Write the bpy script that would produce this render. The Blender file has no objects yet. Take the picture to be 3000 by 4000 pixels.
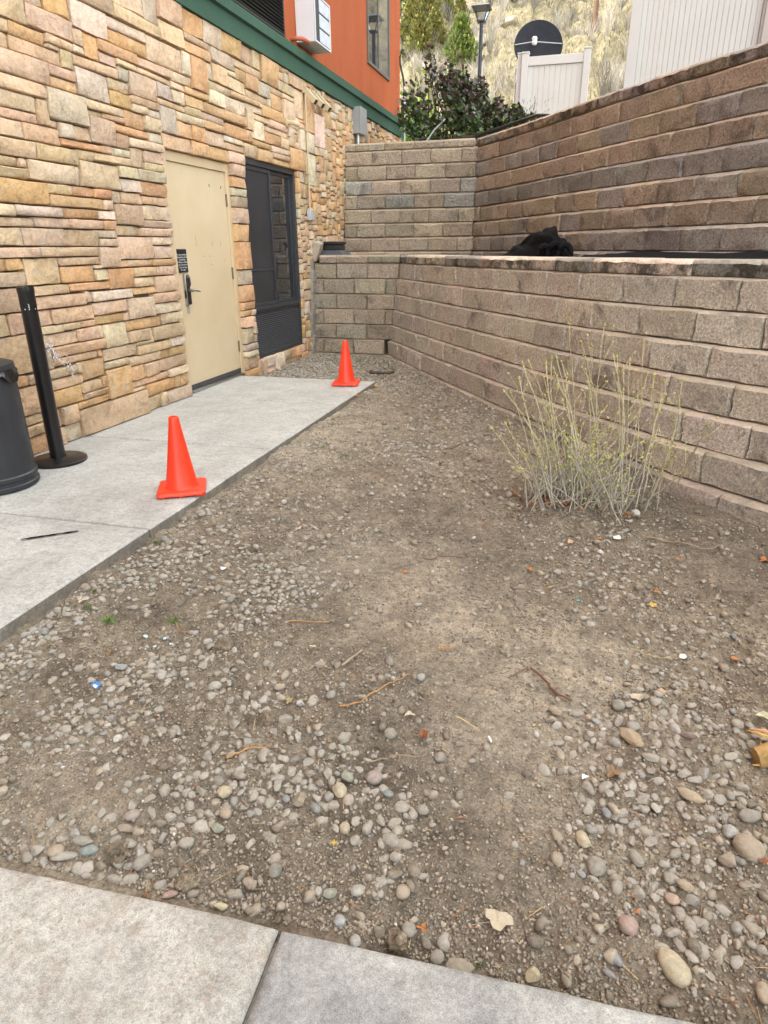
import bpy, math, random
import numpy as np
from mathutils import Vector, Matrix
S = bpy.context.scene
COL = S.collection
R = math.radians
# ------------------------------------------------------------------ camera
CAM = Vector((3.655, 0.0, 1.342))
def make_camera():
    yaw, pitch, roll = 0.2716, 0.3783, -0.0083
    f = Vector((-math.sin(yaw)*math.cos(pitch), math.cos(yaw)*math.cos(pitch), -math.sin(pitch)))
    r = Vector((math.cos(yaw), math.sin(yaw), 0)); u = r.cross(f)
    r2 = r*math.cos(roll)+u*math.sin(roll); u2 = -r*math.sin(roll)+u*math.cos(roll)
    cd = bpy.data.cameras.new('camera'); co = bpy.data.objects.new('camera', cd); COL.objects.link(co)
    m = Matrix((r2, u2, -f)).transposed().to_4x4(); m.translation = CAM; co.matrix_world = m
    cd.sensor_fit = 'HORIZONTAL'; cd.sensor_width = 36; cd.lens = 2593/3000*36
    cd.clip_start = .05; cd.clip_end = 2000
    S.camera = co
make_camera()
# ------------------------------------------------------------------ world, sun, exposure
SUN_EL = R(44); SUN_AZ = math.atan2(-.94, -.34)          # direction to the sun, clockwise from +Y
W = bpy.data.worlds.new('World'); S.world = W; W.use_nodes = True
nt = W.node_tree; nt.nodes.clear()
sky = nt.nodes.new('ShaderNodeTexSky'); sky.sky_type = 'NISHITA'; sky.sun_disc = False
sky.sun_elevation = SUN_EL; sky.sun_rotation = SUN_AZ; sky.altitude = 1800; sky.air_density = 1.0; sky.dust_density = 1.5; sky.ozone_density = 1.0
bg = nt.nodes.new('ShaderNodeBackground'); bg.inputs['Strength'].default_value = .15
wo = nt.nodes.new('ShaderNodeOutputWorld')
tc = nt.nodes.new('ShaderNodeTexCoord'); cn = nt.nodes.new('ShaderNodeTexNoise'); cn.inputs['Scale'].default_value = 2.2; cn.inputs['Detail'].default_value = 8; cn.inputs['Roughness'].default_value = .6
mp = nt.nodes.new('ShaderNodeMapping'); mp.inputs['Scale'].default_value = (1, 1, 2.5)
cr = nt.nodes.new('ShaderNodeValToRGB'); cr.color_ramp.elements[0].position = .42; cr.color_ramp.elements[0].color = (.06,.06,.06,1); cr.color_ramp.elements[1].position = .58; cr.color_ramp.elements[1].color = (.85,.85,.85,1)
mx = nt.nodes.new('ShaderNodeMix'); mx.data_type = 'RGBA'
mx.inputs['B'].default_value = (10.2, 9.75, 8.4, 1)      # bright cloud, warm tint added to neutralise and lift light in the shade
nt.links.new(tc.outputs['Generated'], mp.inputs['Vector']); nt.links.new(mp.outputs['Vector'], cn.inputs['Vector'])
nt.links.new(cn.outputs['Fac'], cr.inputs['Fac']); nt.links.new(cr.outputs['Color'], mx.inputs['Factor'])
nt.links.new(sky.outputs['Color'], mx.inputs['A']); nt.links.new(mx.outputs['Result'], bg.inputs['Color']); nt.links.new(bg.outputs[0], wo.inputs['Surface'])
sl = bpy.data.lights.new('sun', 'SUN'); sl.energy = 2.0; sl.angle = R(.5); sl.color = (1, .95, .86)
so = bpy.data.objects.new('sun', sl); COL.objects.link(so)
sd = Vector((math.sin(SUN_AZ)*math.cos(SUN_EL), math.cos(SUN_AZ)*math.cos(SUN_EL), math.sin(SUN_EL)))
so.rotation_euler = sd.to_track_quat('Z', 'Y').to_euler(); so.location = (0, 0, 40)
vs = S.view_settings; vs.view_transform = 'Standard'; vs.look = 'None'; vs.gamma = 1; vs.use_curve_mapping = False
vs.exposure = 2.15
# ------------------------------------------------------------------ helpers
def tag(o, label=None, cat=None, group=None, kind=None):
    if label: o['label'] = label
    if cat: o['category'] = cat
    if group: o['group'] = group
    if kind: o['kind'] = kind
    return o
def empty(name, loc=(0,0,0), rz=0, parent=None):
    o = bpy.data.objects.new(name, None); COL.objects.link(o); o.location = loc; o.rotation_euler = (0,0,rz); o.parent = parent
    o.empty_display_size = .1
    return o
def link(name, me, parent=None, loc=None):
    o = bpy.data.objects.new(name, me); COL.objects.link(o); o.parent = parent
    if loc is not None: o.location = loc
    return o
class MB:
    def __init__(s): s.v=[]; s.f=[]; s.m=[]; s.c=[]
    def add(s, v, f, mi=0, col=None):
        n=len(s.v); s.v+= [tuple(q) for q in v]; s.f+=[tuple(i+n for i in q) for q in f]; s.m+=[mi]*len(f)
        if col is not None: s.c+=[col]*len(v)
        return s
    def box(s, x0,x1,y0,y1,z0,z1, mi=0, M=None):
        v=[(x0,y0,z0),(x1,y0,z0),(x1,y1,z0),(x0,y1,z0),(x0,y0,z1),(x1,y0,z1),(x1,y1,z1),(x0,y1,z1)]
        if M is not None: v=[M@Vector(q) for q in v]
        return s.add(v,[(0,3,2,1),(4,5,6,7),(0,1,5,4),(1,2,6,5),(2,3,7,6),(3,0,4,7)],mi)
    def lathe(s, prof, n=32, c=(0,0,0), mi=0, sx=1, sy=1):
        v=[];f=[]
        for r,z in prof:
            for k in range(n):
                a=2*math.pi*k/n; v.append((c[0]+r*sx*math.cos(a),c[1]+r*sy*math.sin(a),c[2]+z))
        for i in range(len(prof)-1):
            for k in range(n):
                f.append((i*n+k,i*n+(k+1)%n,(i+1)*n+(k+1)%n,(i+1)*n+k))
        return s.add(v,f,mi)
    def tube(s, pts, rad, n=6, mi=0, cap=True, flat=1.0, col=None):
        pts=[Vector(q) for q in pts]; v=[];f=[]
        if not hasattr(rad,'__len__'): rad=[rad]*len(pts)
        up=Vector((0.13,.21,.97))
        for i,q in enumerate(pts):
            t=(pts[min(i+1,len(pts)-1)]-pts[max(i-1,0)]).normalized()
            if abs(t.dot(up))>.95: up2=Vector((1,0,0))
            else: up2=up
            a=t.cross(up2).normalized(); b=a.cross(t).normalized()
            for k in range(n):
                th=2*math.pi*k/n; v.append(q+a*math.cos(th)*rad[i]+b*math.sin(th)*rad[i]*flat)
        for i in range(len(pts)-1):
            for k in range(n): f.append((i*n+k,i*n+(k+1)%n,(i+1)*n+(k+1)%n,(i+1)*n+k))
        if cap:
            f.append(tuple(range(n-1,-1,-1))); f.append(tuple((len(pts)-1)*n+k for k in range(n)))
        return s.add(v,f,mi,col)
    def mesh(s, name, mats, smooth=False):
        me=bpy.data.meshes.new(name); me.from_pydata(s.v,[],s.f)
        if not isinstance(mats,(list,tuple)): mats=[mats]
        for m in mats: me.materials.append(m)
        if len(mats)>1: me.polygons.foreach_set('material_index',s.m)
        if smooth: me.polygons.foreach_set('use_smooth',[True]*len(me.polygons))
        if s.c:
            ca=me.color_attributes.new('col','FLOAT_COLOR','POINT'); ca.data.foreach_set('color',np.array([(*c[:3],1) for c in s.c],np.float32).ravel())
        me.update(); return me
    def build(s, name, mats, parent=None, smooth=False, loc=None, bevel=0, seg=2, angle=40):
        o=link(name,s.mesh(name,mats,smooth or bevel>0),parent,loc)
        if bevel:
            b=o.modifiers.new('bevel','BEVEL'); b.width=bevel; b.segments=seg; b.limit_method='ANGLE'; b.angle_limit=R(30)
        if smooth or bevel:
            sharp(o.data, angle)
        return o
def sharp(me, angle=40):
    try: me.set_sharp_from_angle(angle=R(angle))
    except Exception: pass
def npmesh(name, V, F, mat, cols=None, smooth=True):
    """V (n,3) float, F (m,3) int triangles, cols (n,3)"""
    me=bpy.data.meshes.new(name); V=np.asarray(V,np.float32); F=np.asarray(F,np.int32); k=F.shape[1]
    me.vertices.add(len(V)); me.vertices.foreach_set('co',V.ravel())
    me.loops.add(F.size); me.loops.foreach_set('vertex_index',F.ravel())
    me.polygons.add(len(F)); me.polygons.foreach_set('loop_start',np.arange(0,F.size,k,dtype=np.int32)); me.polygons.foreach_set('loop_total',np.full(len(F),k,np.int32))
    if smooth: me.polygons.foreach_set('use_smooth',np.ones(len(F),bool))
    me.update(calc_edges=True)
    if cols is not None:
        ca=me.color_attributes.new('col','FLOAT_COLOR','POINT'); c=np.ones((len(V),4),np.float32); c[:,:3]=cols; ca.data.foreach_set('color',c.ravel())
    me.materials.append(mat); me.validate(); return me
# value noise
_rs=np.random.RandomState(11); _tab=_rs.rand(256,256)
def vnoise(x,y):
    xi=np.floor(x).astype(int); yi=np.floor(y).astype(int); fx=x-xi; fy=y-yi
    fx=fx*fx*fx*(fx*(fx*6-15)+10); fy=fy*fy*fy*(fy*(fy*6-15)+10)
    a=_tab[xi%256,yi%256]; b=_tab[(xi+1)%256,yi%256]; c=_tab[xi%256,(yi+1)%256]; d=_tab[(xi+1)%256,(yi+1)%256]
    return (a*(1-fx)+b*fx)*(1-fy)+(c*(1-fx)+d*fx)*fy-.5
def fbm(x,y,o=4,seed=0,gain=.5):
    x=np.asarray(x,float)+seed*17.3; y=np.asarray(y,float)+seed*31.7; t=0; a=1
    for i in range(o):
        t=t+a*vnoise(x,y); x,y=x*1.9+.37*y+5.1,y*1.9-.37*x+3.3; a*=gain
    return t
def sm(a,b,t):
    t=np.clip((np.asarray(t,float)-a)/(b-a),0,1); return t*t*(3-2*t)
# ------------------------------------------------------------------ materials
class NT:
    def __init__(s,name):
        s.m=bpy.data.materials.new(name); s.m.use_nodes=True; s.t=s.m.node_tree; s.b=s.t.nodes['Principled BSDF']
        s._pos=None
    def n(s,ty,**k):
        n=s.t.nodes.new('ShaderNode'+ty)
        for a,v in k.items(): setattr(n,a,v)
        return n
    def l(s,a,b): s.t.links.new(a,b)
    def pos(s,obj=False):
        if obj:
            return s.n('TexCoord').outputs['Object']
        if s._pos is None: s._pos=s.n('NewGeometry').outputs['Position']
        return s._pos
    def noise(s,scale,detail=4,rough=.55,vec=None,stretch=None,dist=0):
        v=vec or s.pos()
        if stretch:
            mpn=s.n('Mapping'); mpn.inputs['Scale'].default_value=stretch; s.l(v,mpn.inputs['Vector']); v=mpn.outputs[0]
        n=s.n('TexNoise'); n.inputs['Scale'].default_value=scale; n.inputs['Detail'].default_value=detail; n.inputs['Roughness'].default_value=rough; n.inputs['Distortion'].default_value=dist
        s.l(v,n.inputs['Vector']); return n.outputs['Fac']
    def vor(s,scale,vec=None,out='Distance',feature='F1'):
        n=s.n('TexVoronoi'); n.feature=feature; n.inputs['Scale'].default_value=scale; s.l(vec or s.pos(),n.inputs['Vector']); return n.outputs[out]
    def ramp(s,fac,stops,interp='LINEAR'):
        r=s.n('ValToRGB'); e=r.color_ramp.elements; r.color_ramp.interpolation=interp
        while len(e)<len(stops): e.new(.5)
        for i,(p,c) in enumerate(stops):
            e[i].position=p; e[i].color=(*c,1) if hasattr(c,'__len__') else (c,c,c,1)
        s.l(fac,r.inputs['Fac']); return r.outputs['Color']
    def mix(s,fac,a,b,blend='MIX'):
        n=s.n('Mix'); n.data_type='RGBA'; n.blend_type=blend
        for sock,v in (('Factor',fac),('A',a),('B',b)):
            if isinstance(v,(int,float)): n.inputs[sock].default_value=v if sock=='Factor' else (v,v,v,1)
            elif isinstance(v,tuple): n.inputs[sock].default_value=(*v,1)
            else: s.l(v,n.inputs[sock])
        return n.outputs['Result']
    def math(s,op,a,b=0):
        n=s.n('Math'); n.operation=op
        for i,v in ((0,a),(1,b)):
            if isinstance(v,(int,float)): n.inputs[i].default_value=v
            else: s.l(v,n.inputs[i])
        return n.outputs[0]
    def attr(s,name='col'):
        n=s.n('Attribute'); n.attribute_name=name; return n.outputs['Color']
    def objcol(s): return s.n('ObjectInfo').outputs['Color']
    def objrand(s): return s.n('ObjectInfo').outputs['Random']
    def base(s,c):
        if isinstance(c,tuple): s.b.inputs['Base Color'].default_value=(*c,1)
        else: s.l(c,s.b.inputs['Base Color'])
    def rough(s,r):
        if isinstance(r,(int,float)): s.b.inputs['Roughness'].default_value=r
        else: s.l(r,s.b.inputs['Roughness'])
    def spec(s,v): s.b.inputs['Specular IOR Level'].default_value=v
    def bump(s,layers):
        prev=None
        for h,strength,d in layers:
            n=s.n('Bump'); n.inputs['Strength'].default_value=strength; n.inputs['Distance'].default_value=d; s.l(h,n.inputs['Height'])
            if prev is not None: s.l(prev,n.inputs['Normal'])
            prev=n.outputs['Normal']
        s.l(prev,s.b.inputs['Normal'])
MATS={}
def simple(name,col,rough=.6,metal=0,var=.15,scale=12,bump=0,bscale=60,spec=.5,dirt=None):
    if name in MATS: return MATS[name]
    t=NT(name); f=t.noise(scale,5,.6)
    a=tuple(max(0,c*(1-var)) for c in col); b=tuple(min(1,c*(1+var)) for c in col)
    c=t.ramp(f,[(.3,a),(.7,b)])
    if dirt:
        c=t.mix(t.ramp(t.noise(dirt[1],6,.65),[(dirt[2],0.),(dirt[2]+.15,1.)]),c,dirt[0])
    t.base(c); t.rough(rough); t.b.inputs['Metallic'].default_value=metal; t.spec(spec)
    if bump: t.bump([(t.noise(bscale,4,.6),bump,.01)])
    MATS[name]=t.m; return t.m
def m_stone():
    t=NT('ledge stone'); c=t.attr('col'); v=t.pos()
    n1=t.noise(5,7,.68,dist=.7); n2=t.noise(26,6,.7); n3=t.noise(110,3,.7)
    c=t.mix(.8,c,t.ramp(n1,[(.28,(.66,.62,.58)),(.47,(.95,.93,.91)),(.56,(1.04,1.01,.99)),(.75,(1.2,1.19,1.18))]),'MULTIPLY')
    rust=t.ramp(t.noise(7,6,.65,dist=1.0),[(.54,0.),(.70,.5)])
    c=t.mix(rust,c,(.55,.34,.16))
    gl=t.ramp(t.noise(9,6,.7),[(.55,0.),(.7,.55)])
    c=t.mix(gl,c,(.56,.52,.47))
    c=t.mix(.6,c,t.ramp(n2,[(.3,(.58,.56,.53)),(.5,(1,1,1)),(.75,(1.22,1.22,1.22))]),'MULTIPLY')
    t.base(c); t.rough(.86); t.spec(.25)
    t.bump([(t.noise(11,7,.7),.8,.05),(n2,.7,.02),(n3,.5,.005)])
    return t.m
def m_block(name='retaining block face',dark=0.,mold=False):
    t=NT(name); oc=t.objcol()
    n=t.noise(60,5,.75); n2=t.noise(210,3,.7); big=t.noise(1.3,5,.6)
    c=t.mix(1.,oc,t.ramp(n,[(.28,(.36,.34,.32)),(.44,(.80,.78,.76)),(.56,(1.1,1.09,1.08)),(.75,(1.7,1.68,1.65))]),'MULTIPLY')
    c=t.mix(.7,c,t.ramp(n2,[(.3,(.55,.53,.52)),(.5,(1,1,1)),(.72,(1.5,1.48,1.45))]),'MULTIPLY')
    ag=t.ramp(t.vor(95,out='Color'),[(.86,0.),(.9,1.)]); c=t.mix(t.math('MULTIPLY',ag,.4),c,(.44,.34,.24))
    st=t.ramp(t.noise(2.6,6,.7,dist=.6),[(.54,0.),(.66,.6)]); c=t.mix(st,c,(.10,.09,.082))
    wh=t.ramp(t.noise(2.1,6,.75,stretch=(1,1,1.4)),[(.60,0.),(.72,.6)]); c=t.mix(t.math('MULTIPLY',wh,t.ramp(n,[(.4,.1),(.6,1.)])),c,(.52,.52,.52))
    if mold:
        mo=t.ramp(t.noise(6,6,.75),[(.44,0.),(.60,.85)]); c=t.mix(mo,c,(.05,.046,.038))
        mg=t.ramp(t.noise(3.2,4,.6),[(.58,0.),(.7,.4)]); c=t.mix(mg,c,(.13,.12,.03))
    t.base(c); t.rough(.93); t.spec(.2)
    t.bump([(t.noise(16,6,.7),1.,.07),(n,.9,.03),(n2,.6,.006)])
    return t.m
def m_cast(name='cast concrete ledge',f=(.80,.785,.76)):
    t=NT(name); oc=t.objcol(); n=t.noise(70,5,.7)
    c=t.mix(1.,t.mix(1.,oc,f,'MULTIPLY'),t.ramp(n,[(.3,(.7,.68,.66)),(.6,(1.12,1.1,1.08))]),'MULTIPLY')
    c=t.mix(t.ramp(t.noise(5,6,.7),[(.5,0.),(.66,.55)]),c,(.14,.125,.11))
    t.base(c); t.rough(.92); t.spec(.2); t.bump([(n,.4,.006),(t.noise(300,2,.6),.3,.002)]); return t.m
def m_concrete(name,c0,c1,agg=False,brown=0):
    t=NT(name); n=t.noise(3.2,7,.66,dist=.5); n2=t.noise(60,4,.7); n3=t.noise(320,2,.6)
    c=t.ramp(n,[(.33,c0),(.66,c1)])
    st=t.ramp(t.noise(1.1,6,.7,dist=.8),[(.52,0.),(.70,.30)]); c=t.mix(st,c,tuple(q*.55 for q in c0))
    if brown: c=t.mix(t.ramp(t.noise(7,7,.7,dist=.4),[(.52,0.),(.66,brown)]),c,(.27,.20,.135))
    c=t.mix(.9,c,t.ramp(t.noise(22,7,.75),[(.3,(.72,.71,.69)),(.5,(1,1,1)),(.68,(1.16,1.16,1.15))]),'MULTIPLY')
    c=t.mix(.8,c,t.ramp(n2,[(.3,(.72,.71,.70)),(.65,(1.14,1.14,1.14))]),'MULTIPLY')
    c=t.mix(.7,c,t.ramp(n3,[(.33,(.6,.59,.57)),(.5,(1,1,1)),(.7,(1.3,1.3,1.3))]),'MULTIPLY')
    if agg:
        vc=t.vor(150,out='Color'); k=t.ramp(t.math('MULTIPLY',vc,1.),[(.80,0.),(.84,.75)]); c=t.mix(k,c,t.ramp(t.vor(150,out='Color'),[(.80,(.16,.13,.12)),(.9,(.42,.36,.29)),(1.,(.3,.16,.11))]))
    t.base(c); t.rough(.9); t.spec(.25); t.bump([(n2,.35,.008),(n3,.5,.003)]); return t.m
def m_dirt():
    t=NT('dirt'); c=t.attr('col'); n=t.noise(28,8,.8); n2=t.noise(120,5,.8); n0=t.noise(7,7,.7)
    c=t.mix(.8,c,t.ramp(n0,[(.3,(.68,.67,.66)),(.7,(1.28,1.26,1.22))]),'MULTIPLY')
    c=t.mix(.9,c,t.ramp(n,[(.30,(.42,.40,.39)),(.46,(.9,.89,.88)),(.56,(1.08,1.07,1.06)),(.72,(1.55,1.53,1.48))]),'MULTIPLY')
    c=t.mix(.9,c,t.ramp(n2,[(.3,(.42,.41,.40)),(.5,(1,1,1)),(.70,(1.6,1.58,1.55))]),'MULTIPLY')
    t.base(c); t.rough(.96); t.spec(.15)
    t.bump([(n0,.6,.04),(n,1.,.03),(n2,.9,.010)]); return t.m
def m_pebble(name='gravel',s1=70,bump=.25):
    t=NT(name); c=t.attr('col'); n=t.noise(s1,5,.65); n2=t.noise(400,3,.6)
    c=t.mix(.65,c,t.ramp(n,[(.3,(.62,.6,.58)),(.65,(1.2,1.19,1.17))]),'MULTIPLY')
    dust=t.ramp(t.noise(38,5,.7),[(.45,0.),(.62,.6)]); c=t.mix(dust,c,(.30,.27,.215))
    c=t.mix(.4,c,t.ramp(n2,[(.35,.7),(.65,1.2)]),'MULTIPLY')
    t.base(c); t.rough(.82); t.spec(.3); t.bump([(n,bump,.006),(n2,.3,.0015)]); return t.m
def m_stucco(name,col,var=.13):
    t=NT(name); n=t.noise(70,5,.7); n2=t.noise(1.6,6,.65,stretch=(1,1,.35))
    c=t.ramp(n2,[(.3,tuple(q*(1-var) for q in col)),(.7,tuple(min(1,q*(1+var)) for q in col))])
    c=t.mix(.35,c,t.ramp(n,[(.35,.78),(.6,1.12)]),'MULTIPLY')
    t.base(c); t.rough(.93); t.spec(.2); t.bump([(n,.8,.02),(t.noise(220,3,.6),.4,.004)]); return t.m
def m_attr(name,rough=.7,scale=40,bump=.2,spec=.3,trans=0):
    t=NT(name); c=t.attr('col'); c=t.mix(.4,c,t.ramp(t.noise(scale,4,.6),[(.3,.72),(.7,1.2)]),'MULTIPLY')
    t.base(c); t.rough(rough); t.spec(spec)
    if bump: t.bump([(t.noise(scale*3,3,.6),bump,.004)])
    if trans: t.b.inputs['Transmission Weight'].default_value=0; t.b.inputs['Subsurface Weight'].default_value=trans; t.b.inputs['Subsurface Radius'].default_value=(.01,.01,.004)
    return t.m
STONE=m_stone(); BLOCK=m_block(); CAPM=m_block('mossy cap face',mold=True); CAST=m_cast(); CAST2=m_cast('sky-offset dark ledge',(.56,.54,.51)); DIRT=m_dirt(); GRAVEL=m_pebble(); CRUMB=m_pebble('soil crumbs',40,.5)  # second ledge material is darkened in colour to offset sky light on top faces
WALKM=m_concrete('walkway concrete',(.37,.363,.338),(.485,.475,.445))
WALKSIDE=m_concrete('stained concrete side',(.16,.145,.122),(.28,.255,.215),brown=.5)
SIDEW1=m_concrete('exposed aggregate concrete',(.36,.348,.315),(.53,.512,.465),agg=True,brown=.42)
SIDEW2=m_concrete('weathered concrete',(.27,.272,.268),(.53,.525,.49),brown=.12)
MORTAR=simple('dark mortar',(.17,.135,.10),.95,var=.3,scale=30,bump=.6)
ORANGE=m_stucco('orange stucco',(.42,.108,.042)); GREEN=m_stucco('green stucco',(.055,.112,.078))
# ================================================================== DATA (metres; traced once, building frame)
ROCKS=[(3.911,1.214,0.025,0.0251,0,'pink'),(4.006,1.152,0.0473,0.0307,-60,'cream'),(4.228,1.507,0.041,0.0377,-40,'tan'),(3.841,1.365,0.0272,0.0298,0,'grey'),(4.17,1.463,0.0289,0.0237,-20,'brown'),(4.192,1.55,0.0219,0.0217,0,'whitegrey'),(4.103,1.648,0.0395,0.018,-30,'creambrown'),(3.943,1.412,0.0278,0.0178,-55,'grey'),(3.807,1.438,0.0278,0.0178,-70,'cream'),(4.006,1.591,0.0192,0.0162,80,'white'),(3.7,1.067,0.0204,0.0214,0,'yellow'),(4.249,1.614,0.0331,0.0209,25,'grey'),(4.185,1.134,0.0252,0.0168,80,'tan'),(3.879,1.141,0.0244,0.0128,-50,'blue'),(3.867,1.111,0.0165,0.0081,-30,'blue'),(3.87,1.537,0.02,0.0131,-70,'bluegrey'),(4.051,1.352,0.024,0.0139,-20,'tan'),(4.02,1.318,0.0189,0.0149,-10,'pinktan'),(3.21,1.465,0.0271,0.0272,0,'pinkgrey'),(3.126,1.398,0.028,0.0218,-50,'cream'),(3.131,1.448,0.0247,0.0182,-30,'green'),(3.025,1.341,0.0267,0.0217,60,'brown'),(3.371,1.399,0.0191,0.0176,0,'grey'),(3.374,1.153,0.0189,0.0198,0,'tan'),(3.177,1.289,0.0211,0.016,-60,'cream'),(3.406,1.078,0.0195,0.0193,0,'grey'),(3.483,1.048,0.0193,0.018,60,'grey'),(3.536,1.042,0.0373,0.0168,5,'slab'),(3.291,1.022,0.0183,0.0147,-70,'whitegrey'),(3.197,1.11,0.02,0.0152,20,'green'),(3.241,1.055,0.0163,0.0149,-30,'bluewhite'),(3.044,1.123,0.0205,0.0191,-60,'darkgrey'),(2.982,1.34,0.0151,0.0128,-20,'blue'),(3.266,1.418,0.017,0.0114,-10,'teal'),(2.471,1.035,0.0375,0.0131,25,'palegrey'),(2.532,1.058,0.0272,0.0156,25,'bluegreen'),(2.688,1.066,0.0275,0.0214,60,'grey'),(2.5,1.074,0.0326,0.0145,5,'grey'),(2.441,1.039,0.0239,0.0199,20,'tan'),(2.802,1.311,0.0237,0.0209,0,'cream'),(2.837,1.249,0.0207,0.0179,-20,'tan'),(2.834,1.206,0.0205,0.0165,5,'green'),(2.986,1.083,0.0193,0.0179,-30,'brown'),(2.589,1.173,0.0226,0.0171,45,'pinkgrey'),(2.595,1.135,0.0298,0.013,8,'brown'),(2.944,1.014,0.0202,0.0118,5,'yellow'),(2.804,1.012,0.0219,0.0097,35,'pink'),(3.211,1.648,0.0235,0.0205,-20,'grey'),(2.965,1.775,0.018,0.0233,0,'grey'),(3.379,1.607,0.0204,0.0187,45,'grey'),(2.879,1.71,0.0165,0.0144,0,'white'),(2.875,1.917,0.0234,0.0169,20,'brown'),(3.243,1.959,0.0172,0.0181,0,'whitegrey'),(3.921,2.006,0.0247,0.0244,0,'grey'),(3.715,1.926,0.0281,0.0177,-30,'tan'),(3.901,1.816,0.0232,0.0186,-30,'grey'),(4.106,3.828,0.036,0.0403,40,'white'),(3.953,1.838,0.0524,0.0319,-50,'slabtan'),(4.126,1.896,0.027,0.0134,0,'maroon'),(3.106,2.029,0.0163,0.014,35,'bluegrey'),(1.714,2.731,0.0262,0.0177,0,'bluegrey'),(2.55,1.718,0.0217,0.0259,-60,'palegrey')]
STICKS=[([(2.87,1.768),(2.949,1.734),(3.017,1.711)],0.0017,'tan'),([(3.02,1.712),(3.076,1.767),(3.143,1.861),(3.197,1.959)],0.0038,'orange'),([(2.654,2.144),(2.7,2.173),(2.764,2.181),(2.812,2.213)],0.0032,'orange'),([(2.954,1.931),(2.972,1.987),(2.998,2.037)],0.0082,'bark'),([(3.173,1.517),(3.226,1.553),(3.276,1.57),(3.328,1.595)],0.003,'tan'),([(3.254,1.882),(3.28,1.865),(3.313,1.837)],0.0028,'tan'),([(3.041,2.91),(3.087,2.916),(3.121,2.982),(3.229,2.991)],0.0054,'brown'),([(3.008,3.181),(3.077,3.301),(3.125,3.42),(3.203,3.603)],0.0033,'brown'),([(3.144,2.068),(3.176,2.126),(3.228,2.198)],0.0018,'tan'),([(3.403,1.779),(3.434,1.773),(3.484,1.744)],0.0032,'yellow'),([(3.258,2.169),(3.293,2.175),(3.32,2.192)],0.0049,'orange'),([(2.759,1.418),(2.787,1.445),(2.821,1.483),(2.855,1.513)],0.0041,'orange'),([(3.62,2.118),(3.684,2.056),(3.723,2.014),(3.765,1.988)],0.0066,'red'),([(3.992,2.397),(4.033,2.382),(4.072,2.373),(4.118,2.381),(4.171,2.409)],0.002,'yellow'),([(4.116,3.525),(4.208,3.503),(4.302,3.513),(4.468,3.507),(4.526,3.586)],0.0054,'tan'),([(4.077,2.151),(4.12,2.21),(4.165,2.278)],0.0031,'tan'),([(4.305,2.153),(4.343,2.147),(4.381,2.141)],0.0038,'brown'),([(4.058,2.854),(4.151,2.811),(4.222,2.764),(4.224,2.685)],0.0023,'grey'),([(4.408,2.583),(4.423,2.52),(4.437,2.453)],0.0029,'brown'),([(3.655,2.365),(3.684,2.392),(3.688,2.459)],0.0045,'tan'),([(3.693,2.796),(3.788,2.874),(3.837,2.937),(3.901,2.991)],0.0022,'grey'),([(3.553,2.053),(3.583,2.091),(3.608,2.129)],0.0047,'brown'),([(2.175,2.071),(2.219,2.022),(2.294,1.99)],0.0027,'orange'),([(2.786,4.794),(2.873,4.912),(2.972,5.131)],0.0059,'brown'),([(1.368,7.681),(1.475,7.677),(1.618,7.749)],0.0303,'dark')]
LEAVES=[(3.747,3.351,0.0638,'peach'),(3.89,3.409,0.0519,'orange'),(4.277,3.343,0.0388,'orange'),(3.662,2.794,0.0366,'yellow'),(4.135,2.938,0.0463,'orange'),(4.104,2.782,0.0591,'yellow'),(4.373,2.434,0.0546,'orange'),(4.07,2.125,0.0487,'peach'),(3.56,2.962,0.0384,'orange'),(4.696,3.428,0.0631,'orange'),(3.996,2.072,0.0715,'pale'),(4.377,2.038,0.0792,'palegreen'),(2.813,1.999,0.0483,'pale'),(2.839,1.706,0.0414,'olive'),(3.313,1.667,0.0573,'red'),(2.983,2.777,0.0409,'orange'),(3.281,3.421,0.0521,'orange'),(2.333,3.043,0.0503,'peach'),(3.252,1.742,0.0482,'pale'),(3.61,1.151,0.0837,'pale'),(3.439,1.09,0.0347,'orange'),(3.166,1.236,0.0278,'yellow'),(3.891,1.679,0.0575,'brown'),(4.253,1.473,0.0356,'red'),(3.935,1.254,0.023,'orange'),(2.751,0.985,0.0278,'brown'),(1.759,2.055,0.0545,'pale'),(2.436,1.54,0.0311,'peach'),(2.064,1.8,0.0389,'brown'),(1.659,6.842,0.0929,'yellow'),(1.65,6.238,0.0701,'orange')]
LITTER=[(3.809,1.647,0.0309,'paper'),(2.141,1.614,0.052,'blue'),(2.124,1.94,0.0278,'egg'),(2.213,1.938,0.0195,'egg'),(2.251,1.921,0.0193,'egg'),(2.205,1.881,0.0206,'egg'),(2.165,2.514,0.0377,'tissue'),(3.788,2.746,0.0188,'cyan'),(4.184,2.424,0.0403,'tissue'),(3.987,3.483,0.0529,'tissue'),(3.52,1.714,0.0236,'butt')]
SPROUTS=[(1.931,1.987,0.0763),(2.175,2.071,0.0609),(1.682,2.682,0.0504),(1.738,2.148,0.0298),(1.792,2.027,0.0431),(1.677,2.355,0.0314),(1.536,8.061,0.0786),(2.256,5.817,0.0572),(2.448,6.464,0.0625),(1.904,4.56,0.0414),(2.621,4.865,0.0421),(2.102,4.414,0.0454),(2.557,5.712,0.0418),(2.292,5.283,0.0524),(2.993,4.786,0.0351),(3.576,1.061,0.0257),(1.821,1.76,0.0203),(1.91,3.177,0.0362)]
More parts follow.
